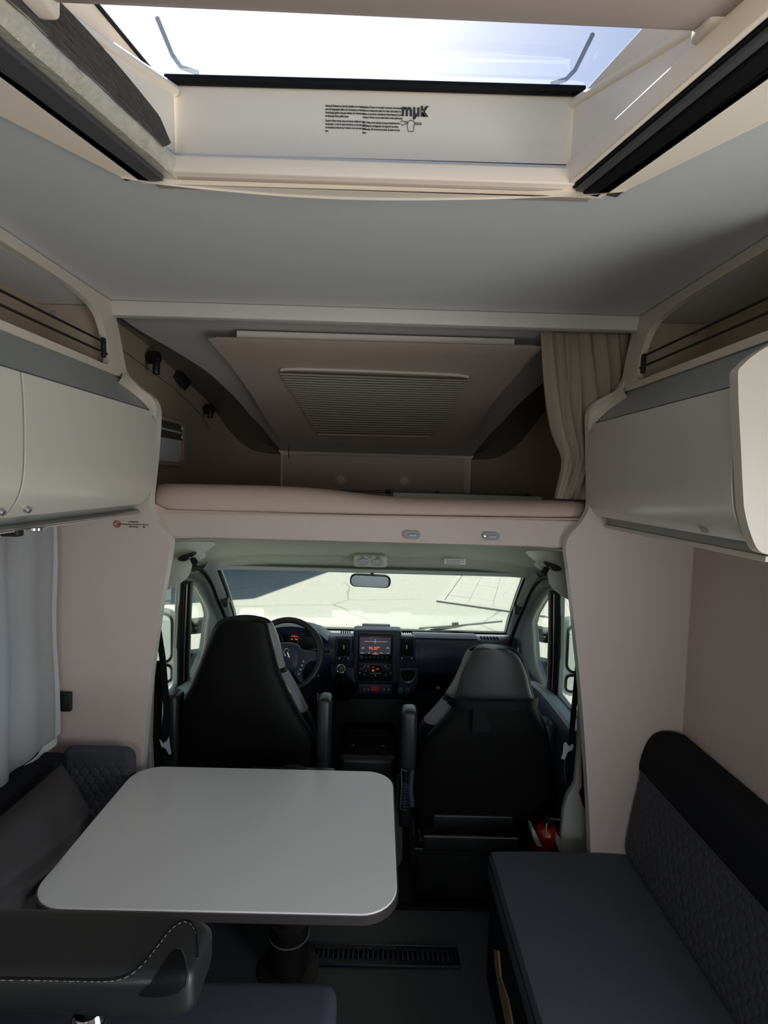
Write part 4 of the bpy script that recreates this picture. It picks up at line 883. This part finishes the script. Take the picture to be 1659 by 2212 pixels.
fbox('seat_frame', 915, 1806, 1122, 1842, 2.015, .4, m_dashd, ps, .006)
a, b = P(916, 1807, Y=2.012), P(1120, 1812, Y=2.012); tube('frame_edge', [a, b], .0022, m_alu, ps, 6)
rbox('swivel_plate', (.17, .56), (2.08, 2.58), (.22, .25), m_dashd, ps, .006)
rbox('pedestal', (.18, .55), (2.12, 2.54), (.0, .30), m_dashd, ps, .02, taper=None)
armrest(ps, 866, 1534, 900, 1662, 2.02); armrest(ps, 1168, 1560, 1196, 1690, 2.12)
hx = [P(x, y, Y=2.05) for x, y in ((876, 1662), (876, 1690), (874, 1720), (872, 1745))]
tube('armrest_pivot', hx, [.014, .012, .012, .014], m_dashd, ps, 10)
for k in range(10): lathe('spring_coil', hx[1].lerp(hx[3], k/9), (0, 0, 1), [(.012, -.0025), (.0165, -.001), (.0165, .001), (.012, .0025)], m_dash, ps, 12)
fbox('side_cover', 863, 1690, 892, 1790, 2.09, .12, m_dashd, ps, .012)
tube('recline_handle', [P(890, 1660, Y=2.06), P(886, 1700, Y=2.05), P(890, 1740, Y=2.05)], .012, m_dash, ps, 10)
# seat belts
for f, nm, w_ in ((lambda p: V(p), 'driver', 0), (mx, 'passenger', 1)):
    bt = thing('seat_belt', 'black '+nm+' seat belt with a bright buckle tongue by the '+('left' if not w_ else 'right')+' pillar', 'seat belt', f((-.80, 1.93, .6)))
    if not w_:
        tube('webbing', [P(340, 1350, Y=1.90), P(351, 1420, Y=1.90), P(358, 1500, Y=1.90), P(362, 1570, Y=1.90), P(366, 1640, Y=1.90)], 0, m_rub, bt, flat=(.011, .0015, (1, 0, 0)))
        tube('lower_webbing', [P(346, 1430, Y=1.93), P(338, 1560, Y=1.93), P(332, 1680, Y=1.93)], 0, m_rub, bt, flat=(.017, .0015, (1, 0, 0)))
        tg = [(345, 1596), (350, 1602), (352, 1606), (362, 1598), (365, 1590), (368, 1612), (371, 1628), (366, 1630), (358, 1616), (349, 1612)]
    else:
        tube('webbing', [P(1248, 1440, Y=1.95), P(1243, 1500, Y=1.95), P(1237, 1560, Y=1.95), P(1232, 1616, Y=1.95)], 0, m_rub, bt, flat=(.010, .0015, (1, 0, 0)))
        tg = [(1217, 1606), (1222, 1602), (1230, 1612), (1236, 1606), (1239, 1612), (1235, 1620), (1226, 1624), (1219, 1640), (1211, 1638), (1215, 1626)]
    plate('buckle_tongue', [P(x, y, Y=1.895 if not w_ else 1.945) for x, y in tg], (0, -.004, 0), m_buck, bt, bevel=.001)
# fire extinguisher beside the passenger seat
fx = thing('fire_extinguisher', 'small red fire extinguisher strapped between passenger seat and right pillar', 'extinguisher', P(1180, 1830, Y=2.0))
c = P(1180, 1806, Y=1.945)
lathe('cylinder', c, (0, -.25, 1), [(.0, -.22), (.045, -.21), (.047, 0), (.044, .022), (.032, .038), (.017, .047), (0, .049)], m_ext, fx, 28)
lathe('valve', c+V((0, -.012, .048)), (0, -.25, 1), [(.013, -.005), (.013, .02), (.018, .022), (.018, .034), (0, .036)], m_black, fx, 14)
tube('handle', [c+V((0, -.018, .078)), c+V((.03, -.03, .085)), c+V((.06, -.03, .075))], .006, m_black, fx, 8)
tube('safety_pin', [c+V((-.01, -.03, .07)), c+V((-.016, -.04, .05)), c+V((-.012, -.045, .035))], .002, m_brass, fx, 6)
for pts in (((1148, 1789), (1154, 1792), (1166, 1818), (1172, 1830), (1160, 1828), (1150, 1806)), ((1204, 1804), (1212, 1814), (1214, 1840), (1207, 1840), (1199, 1814))):
    plate('bracket', [P(x, y, Y=1.90) for x, y in pts], (0, .05, 0), m_grey, fx, bevel=.002)
# ---------------------------------------------------------------- dinette
tb = thing('dining_table', 'grey topped table with rounded corners in front of the driver seat', 'table', (-.26, 1.78, 0))
tc_ = [(-.775, 1.172), (.064, 1.172), (.068, 1.765), (-.775, 1.772)]
tp_ = [V((x, y, .728)) for x, y in [(-.3555+a, 1.470+b) for a, b in rrect(.843, .602, .085, 8)]]
plate('tabletop', tp_, (0, 0, -.026), m_table, tb, bevel=.003)
tube('edge_strip', [p+V((0, 0, -.014)) for p in tp_], 0, m_tedge, tb, closed=True, flat=(.0105, .0035, (0, 0, 1)))
lathe('column', (-.272, 1.80, .0), (0, 0, 1), [(.066, .0), (.066, .16), (.070, .165), (.070, .185), (.058, .19), (.056, .70)], m_leg, tb, 32)
tube('column_ring', [V((-.272, 1.80, .13))+V((math.cos(a), math.sin(a), 0))*.068 for a in [2*PI*k/32 for k in range(32)]], .003, m_dim, tb, 6, True)
rbox('support_rail', (-.42, -.13), (1.30, 1.84), (.672, .701), m_leg, tb, .006)
rbox('lock_block', (-.20, -.10), (1.44, 1.50), (.64, .690), m_black, tb, .005)
lathe('floor_flange', (-.272, 1.80, .0), (0, 0, 1), [(.105, .001), (.105, .008), (.07, .014)], m_leg, tb, 28)
# right bench
bn = thing('side_bench', 'dark bench base with a pale wood edge under the right seat cushion', 'bench', (.72, .9, 0))
sc_ = thing('seat_cushion', 'long navy seat cushion on the right side bench', 'cushion', (.64, 1.2, .345))
bk = thing('back_cushion', 'quilted navy back cushion with black top roll along the right wall', 'cushion', (.95, 1.2, .45))
seatp = cat([V((x, 0, z)) for x, z in ((.425, .345), (.405, .36), (.402, .42), (.410, .442), (.43, .450), (.6, .454), (.86, .450), (.875, .44))], 3)
rows = []
for k in range(12):
    y = 1.783-1.10*k/11; rows.append([V((p.x, y, p.z)) for p in seatp]+[V((.875, y, .34))])
f_ = rows[0]; rows = [[V((p.x*.985+.01, 1.787, p.z-(.012 if p.z > .43 else 0))) for p in f_]]+rows
loft('cover', rows, m_navy, sc_, True, True, smooth=50)
tube('piping', [V((.4035, 1.78, .425)), V((.4035, .8, .425)), V((.4035, .70, .425))], .003, m_dark, sc_, 6)
plate('base_panel', [(.412, 1.78, .0), (.412, .69, .0), (.412, .69, .332), (.412, 1.78, .332)], (.016, 0, 0), m_dark, bn)
rbox('seat_board', (.43, 1.03), (.69, 1.78), (.316, .332), m_dark, bn, .002)
plate('wood_trim', [P(x, y, X=.404) for x, y in ((1066, 2050), (1075, 2054), (1080, 2110), (1096, 2158), (1106, 2212), (1122, 2290), (1112, 2290), (1092, 2212), (1079, 2150), (1069, 2090))], (.006, 0, 0), m_wood, bn, bevel=.001)
N1, N2 = 340, 60
bprof = cat([V((x, 0, z)) for x, z in ((.880, .440), (.866, .47), (.868, .52), (.882, .62), (.897, .705), (.902, .745))], 12)
rows = []
def quilt(u, v):
    best = 9
    a, b = u/.034, v/.027
    i0, j0 = math.floor(a), math.floor(b); ds_ = []
    for j in range(j0-1, j0+3):
        for i in range(i0-1, i0+3):
            ds_.append(math.hypot((a-(i+.5*(j % 2)))*.034, (b-j)*.027))
    ds_.sort(); return min(.003, (ds_[1]-ds_[0])*.32)
M_ = len(bprof)
for k in range(N1):
    y = 1.784-1.09*k/(N1-1); row = []
    for j, p in enumerate(bprof):
        h_ = quilt(y, p.z) if 8 < j < M_-4 else 0
        row.append(V((p.x-h_-(0.0 if k > 3 else -.004*(3-k)), y, p.z)))
    rows.append(row)
loft('quilted_front', rows, m_quilt, bk, fix=False, smooth=0)
tprof = cat([V((x, 0, z)) for x, z in ((.905, .743), (.900, .762), (.905, .80), (.925, .855), (.955, .884), (1.0, .889), (1.036, .880))], 4)
rows = [[V((p.x, y, p.z-(.006 if y > 1.77 else 0))) for p in tprof]+[V((1.037, y, .44)), V((.915, y, .44))] for y in (1.786, 1.765, 1.4, .9, .69)]
loft('top_roll', rows, m_dark, bk, True, True, smooth=60)
tube('seam', [V((.9015, 1.78, .747)), V((.9015, 1.0, .747)), V((.9015, .70, .747))], .0028, m_quilt, bk, 6)
# left seating
lb = thing('dinette_bench', 'dark seat base of the dinette under the table on the left', 'bench', (-.8, 1.2, 0))
def cushion(name, lab, x, y, z, m, bev, cat_='cushion', grp=None):
    o = rbox(name, x, y, z, m, None, bev, 4); return tag(o, lab, cat_, grp)
cushion('back_cushion', 'plain dark back cushion under the window curtain on the left', (-1.075, -.965), (.88, 1.70), (.454, .815), m_dark, .026)
cushion('seat_cushion', 'navy side seat cushion under the pillow left of the table', (-1.085, -.62), (1.31, 1.78), (.331, .45), m_navy, .03)
cushion('seat_cushion', 'navy front seat cushion below the leather headrest', (-1.085, -.072), (.70, 1.302), (.331, .452), m_navy, .035)
rbox('side_base', (-1.085, -.68), (1.30, 1.78), (.0, .33), m_dark, lb, .004)
rbox('front_base', (-1.085, -.10), (.70, 1.24), (.0, .33), m_dark, lb, .004)
br = thing('bench_bolster', 'black leather upright bolster of the bench below the headrest', 'bolster', (-.7, .63, .3))
rbox('pad', (-1.0, -.36), (.56, .70), (.30, .895), m_leath, br, .03)
tube('piping', [V((-1.05, .70, .885)), V((-.42, .70, .885))], .003, m_alu, br, 6)
qx0, qx1, qz1 = P(131, 1630, Y=1.725).x, P(289, 1640, Y=1.725).x, P(210, 1616, Y=1.725).z
rows = []
for i in range(60):
    z = .455+(qz1-.455)*i/59; row = []
    for j in range(56):
        x = qx0+(qx1-qx0)*j/55
        e = min((x-qx0), (qx1-x), (qz1-z)); rnd = 0
        dx, dz = max(0, .035-min(x-qx0, qx1-x)), max(0, .035-(qz1-z))
        pull = .035-math.hypot(dx, dz)
        zz = z; 
        if dx > 0 and dz > 0:
            s_ = max(dx, dz)/math.hypot(dx, dz); 
            xx = (x-(qx0+.035 if x < (qx0+qx1)/2 else qx1-.035))*s_+(qx0+.035 if x < (qx0+qx1)/2 else qx1-.035); zz = (z-(qz1-.035))*s_+qz1-.035
        else: xx = x
        ed = .035-max(dx, dz)
        h_ = .02*math.sqrt(max(0, 1-(1-min(1, ed/.03))**2))+(.003+(quilt(xx, zz)*1.4-.003)*max(0, min(1, (qz1-.035-zz)/.03, (ed-.012)/.015)))
        row.append(V((xx, 1.745-h_, zz)))
    rows.append(row)
tag(loft('corner_cushion', rows, m_quilt, None, fix=False, smooth=0, solid=.03), 'quilted navy cushion standing against the left mauve wall', 'cushion')
# throw pillow
pw = thing('throw_pillow', 'dark velvet pillow leaning in the left dinette corner', 'pillow', (-.9, 1.35, .46))
Tt, Rr, Ll = P(133, 1648, X=-.925), P(212, 1800, X=-.812), V((-.945, 1.10, .84)); Bb = Rr+(Ll-Tt)*1.0+V((.02, 0, -.02))
nrm = (Rr-Tt).cross(Ll-Tt).normalized(); nrm = nrm if nrm.x > 0 else -nrm
def pil(s_, m):
    rows = []
    for i in range(49):
        row = []
        for j in range(49):
            u, v = i/48, j/48; p = Tt.lerp(Rr, u).lerp(Ll.lerp(Bb, u), v)
            a, b = 1-abs(2*u-1)**2.2, 1-abs(2*v-1)**2.2
            pinch = (.03*(4*u*(1-u))*(1 if v in (0,) else 0))
            hgt = .075*math.sqrt(max(0, a*b))
            wr = (.005*math.sin(9*u+4*v)+.010*math.exp(-((u-.80+.25*v)/.035)**2)-.007*math.exp(-((u-.72+.3*v)/.03)**2)+.007*math.exp(-((u-.55-.2*v)/.05)**2)+.004*math.sin(23*v-9*u))*a*b
            cen = (Tt+Rr+Ll+Bb)/4; ed = max(abs(2*u-1), abs(2*v-1)); k = .06*(1-min(abs(2*u-1), abs(2*v-1))**2)*(ed**6)
            row.append(p+(cen-p)*k+nrm*(s_*hgt+(wr if s_ > 0 else 0)))
        rows.append(row)
    return rows
PL = pil(1, 0)
loft('cover', pil(1, 0), m_pil, pw, smooth=80); loft('back_cover', pil(-1, 0), m_pil, pw, smooth=80)
tube('piped_seam', PL[0][:]+[r[-1] for r in PL[1:]]+PL[-1][-2::-1]+[r[0] for r in PL[-2:0:-1]], .003, m_dark, pw, 6, True)
# headrest of the bench
hr = thing('bench_headrest', 'black leather headrest with pale stitching on a chrome post', 'headrest', (-.5, .75, .85))
rows = []
secs = [(x, 1.0) for x in (-1.0, -.8, -.6, -.46)]+[(-.40+.164*math.sin(math.radians(q)), .30+.70*math.cos(math.radians(q))**.45) for q in (0, 12, 24, 36, 48, 58, 67, 75, 82, 87, 90)]
for x, kk in secs:
    t = max(0, (x+.40)/.165); y0, y1 = .756-.070*kk, .772+.040*kk
    zt, zb = .985+.051*kk, .982-.014*kk-.022*t*kk; r = .026*kk
    pr = []
    for k, (cy, cz, a0) in enumerate(((y1-r, zt-r, 0), (y0+r*.7, zt-r*.7, 90), (y0+r, zb+r, 180), (y1-r, zb+r, 270))):
        for q in range(6):
            a = math.radians(a0+18*q); rr = r*.7 if k == 1 else r; pr.append(V((x, cy+rr*math.cos(a), cz+rr*math.sin(a))))
    rows.append(pr)
hb = loft('padded_body', rows, m_leath, hr, True, True, smooth=60, subs=1)
bpy.context.view_layer.update()
def on_body(px, py, off=.0008):
    d = (FW + CR*((px-829.5)/FPX) + CU*((1106-py)/FPX)).normalized(); e = hb.evaluated_get(bpy.context.evaluated_depsgraph_get())
    ok, p, n, _ = e.ray_cast(e.matrix_world.inverted() @ CAM, d)
    return (e.matrix_world @ p - d*off) if ok else P(px, py, Y=.75)
st = cat([V((x, y, 0)) for x, y in ((-60, 2117), (60, 2118), (160, 2120), (235, 2120), (275, 2110), (310, 2082), (342, 2042), (372, 2006), (396, 1992), (414, 1998), (423, 2018), (427, 2048), (426, 2075))], 16)
tube('seam', [on_body(p.x, p.y-4.5, .0002) for p in st[::4]], .0016, m_dark, hr, 6)
q, run, seg = [on_body(p.x, p.y) for p in st], 0, []
for a, b in zip(q[:-1], q[1:]):
    if (run // .0045) % 2 == 0: seg.append((a, b))
    run += (b-a).length
for a, b in seg: tube('stitching', [a, b], .0007, m_stitch, hr, 4)
hole = cat([V((x, y, 0)) for x, y in ((300, 2150), (322, 2128), (345, 2092), (368, 2058), (386, 2050), (396, 2072), (401, 2105), (397, 2128), (384, 2145), (345, 2154))], 4, True)
hcx, hcy = sum(p.x for p in hole)/len(hole), sum(p.y for p in hole)/len(hole)
loft('side_recess', [[on_body(hcx+(p.x-hcx)*k, hcy+(p.y-hcy)*k, .0014) for p in hole] for k in (1, .85, .65, .4, .2, .02)], m_rub, hr, True, False, fix=False)
tube('recess_highlight', [on_body(p.x+4, p.y, .001) for p in hole[14:30]], .0016, m_leath, hr, 6)  # raised line added to stand in for a highlight along the recess
pc = V((-.392, .735, .93))
lathe('chrome_post', pc, (0, 0, -1), [(.0, -.06), (.011, -.055), (.011, -.012), (.020, -.010), (.024, .0), (.024, .012), (.018, .02), (.010, .024), (.010, .14), (0, .14)], m_chrome, hr, 20)
lathe('chrome_post', V((-.80, .735, .93)), (0, 0, -1), [(.0, -.06), (.011, -.055), (.011, .14), (0, .14)], m_chrome, hr, 16)
# floor grille
fg = thing('floor_grille', 'black slatted heating grille set in the floor beside the table column', 'grille', (.05, 1.856, 0))
y0, y1, x0, x1 = 1.808, 1.904, -.215, .327
plate('frame', [(x0, y0, .001), (x1, y0, .001), (x1, y1, .001), (x0, y1, .001)], (0, 0, .006), m_black, fg, holes=[[(x0+.012, y0+.030, .001), (x1-.03, y0+.030, .001), (x1-.03, y1-.026, .001), (x0+.012, y1-.026, .001)]], bevel=.001)
plate('well', [(x0+.012, y0+.03, .0012), (x1-.03, y0+.03, .0012), (x1-.03, y1-.026, .0012), (x0+.012, y1-.026, .0012)], (0, 0, .0006), m_rub, fg)
first = None
for k in range(28):
    x = x0+.018+k*.0178
    if first is None: first = rbox('slat', (x, x+.007), (y0+.028, y1-.024), (.002, .010), m_dash, fg, .001, 1)
    else:
        d = first.copy(); C.objects.link(d); d.location.x += k*.0178
for y in (y0+.006, y1-.006): rbox('rib', (x0, x1), (y-.004, y+.004), (.006, .010), m_dash, fg, .002, 2)
for y in (y0+.016, y1-.013): lathe('screw', (.04, y, .007), (0, 0, 1), [(.004, 0), (.004, .002), (0, .002)], m_dash, fg, 8)
# ---------------------------------------------------------------- outside
GZ = -.75
struct(plate('ground', [(-60, -60, GZ), (60, -60, GZ), (60, 90, GZ), (-60, 90, GZ)], (0, 0, -.1), m_asph))
kc, e1, e2 = V((1.2, 11.0, GZ)), V((.872, -.489, 0)), V((.26, .965, 0))
sw_ = struct(plate('sidewalk', [kc+e1*.12+e2*.12, kc+e1*14, kc+e1*14+e2*14, kc+e2*14+e1*.12], (0, 0, .012), m_tile))
kr = [kc, kc+e1*14, kc+e1*14+e2*.16, kc+e1*.16+e2*.16, kc+e1*.16+e2*14, kc+e2*14]
plate('kerb', kr, (0, 0, .035), m_kerb if 'm_kerb' in globals() else m_tile, sw_, bevel=.01)
ft = None
for i in range(16):
    for j in range(14):
        c = kc+e1*(.42+.5*i)+e2*(.42+.5*j)
        if ft is None:
            q = [c-e1*.247-e2*.247, c+e1*.247-e2*.247, c+e1*.247+e2*.247, c-e1*.247+e2*.247]
            ft = plate('tile', [p+V((0, 0, .012)) for p in q], (0, 0, .016), m_tile, sw_); b0_ = ft.location.copy()
        else:
            d = ft.copy(); C.objects.link(d); d.location = b0_+e1*(.5*i)+e2*(.5*j)+V((0, 0, .004*random.random()))
bd = thing('building', 'dark building block shading the ground beyond the windscreen left', 'building', (-7, 20, GZ))
bc, H = V((-3.55, 15.86, GZ)), 5.0
u1, u2 = V((.326, .945, 0)), V((-.90, -.43, 0))
plate('walls', [bc, bc+u1*14, bc+u1*14+u2*12, bc+u2*12], (0, 0, H), m_bld, bd)
plate('roof', [bc+V((0, 0, H)), bc+u1*14+V((0, 0, H)), bc+u1*14+u2*12+V((0, 0, H)), bc+u2*12+V((0, 0, H))], (0, 0, .15), m_grey, bd)
# bonnet, wipers, mirrors
bo = thing('bonnet', 'white vehicle bonnet with black cowl below the windscreen', 'bonnet', (-.03, 3.6, 0))
loft('panel', [[V((-.9, y, z-.04)), V((-.5, y, z)), V((.45, y, z)), V((.84, y, z-.04))] for y, z in ((3.36, .68), (3.7, .56), (4.1, .30), (4.25, .0))], m_body, bo, solid=.02)
rbox('cowl', (-.86, .80), (3.225, 3.34), (.66, .785), m_rub, bo, .01)
wi = thing('windscreen_wiper', 'black wiper resting on the lower right of the windscreen', 'wiper', P(1000, 1360, Y=3.12))
tube('arm', [P(905, 1366, Y=3.235), P(985, 1353, Y=3.225), P(1010, 1349, Y=3.215)], [.008, .010, .007], m_black, wi, 8)
tube('blade', [P(905, 1357, Y=3.235), P(985, 1352, Y=3.225), P(1085, 1342, Y=3.21)], .006, m_black, wi, 6)
rbox('joint', (P(985, 1352, Y=3.19).x-.02, P(985, 1352, Y=3.19).x+.02), (3.215, 3.235), (P(985, 1352, Y=3.19).z-.012, P(985, 1352, Y=3.19).z+.012), m_black, wi, .004)
for f, nm in ((lambda p: V(p), 'left'), (mx, 'right')):
    dm = thing('door_mirror', 'white two-part door mirror outside the '+('driver' if nm == 'left' else 'passenger')+' window', 'mirror', f((-1.12, 2.78, .62)))
    x0, x1 = -1.26, -1.018; zz0, zz1 = .615, 1.02
    o2 = [(x0+(x1-x0)/2+a, (zz0+zz1)/2+b) for a, b in rrect(x1-x0, zz1-zz0, .05, 6)]
    cx, cz = (x0+x1)/2, (zz0+zz1)/2
    loft('housing', [[f((cx+(a-cx)*k, y, cz+(b-cz)*k)) for a, b in o2] for y, k in ((2.75, .97), (2.752, 1), (2.82, .98), (2.88, .8), (2.90, .5))], m_body, dm, True, True, smooth=50)
    g1_ = [(cx+a, .865+b) for a, b in rrect(.20, .25, .045, 6)]; g2_ = [(cx+a, .682+b) for a, b in rrect(.20, .085, .025, 5)]
    for nm2, g_ in (('main_glass', g1_), ('lower_glass', g2_)):
        plate(nm2, [f((a, 2.749, b)) for a, b in g_], (0, -.002, 0), m_mirr, dm)
        tube('rim', [f((a, 2.746, b)) for a, b in g_], .007, m_rub, dm, 6, True)
    for z, hh in ((.915, .032), (.735, .045)):
        pr = [(-.03, -hh), (.05, -hh), (.06, 0), (.05, hh), (-.03, hh)]
        loft('arm', [[f((x, 2.79+a+dy, z+b*k-.01*(x > -.95))) for a, b in pr] for x, k, dy in ((-1.04, .8, 0), (-.97, 1.0, 0), (-.925, 1.05, .06), (-.915, 1.15, .1))], m_rail2 if 'm_rail2' in globals() else m_black, dm, True, True)
bpy.context.view_layer.update()
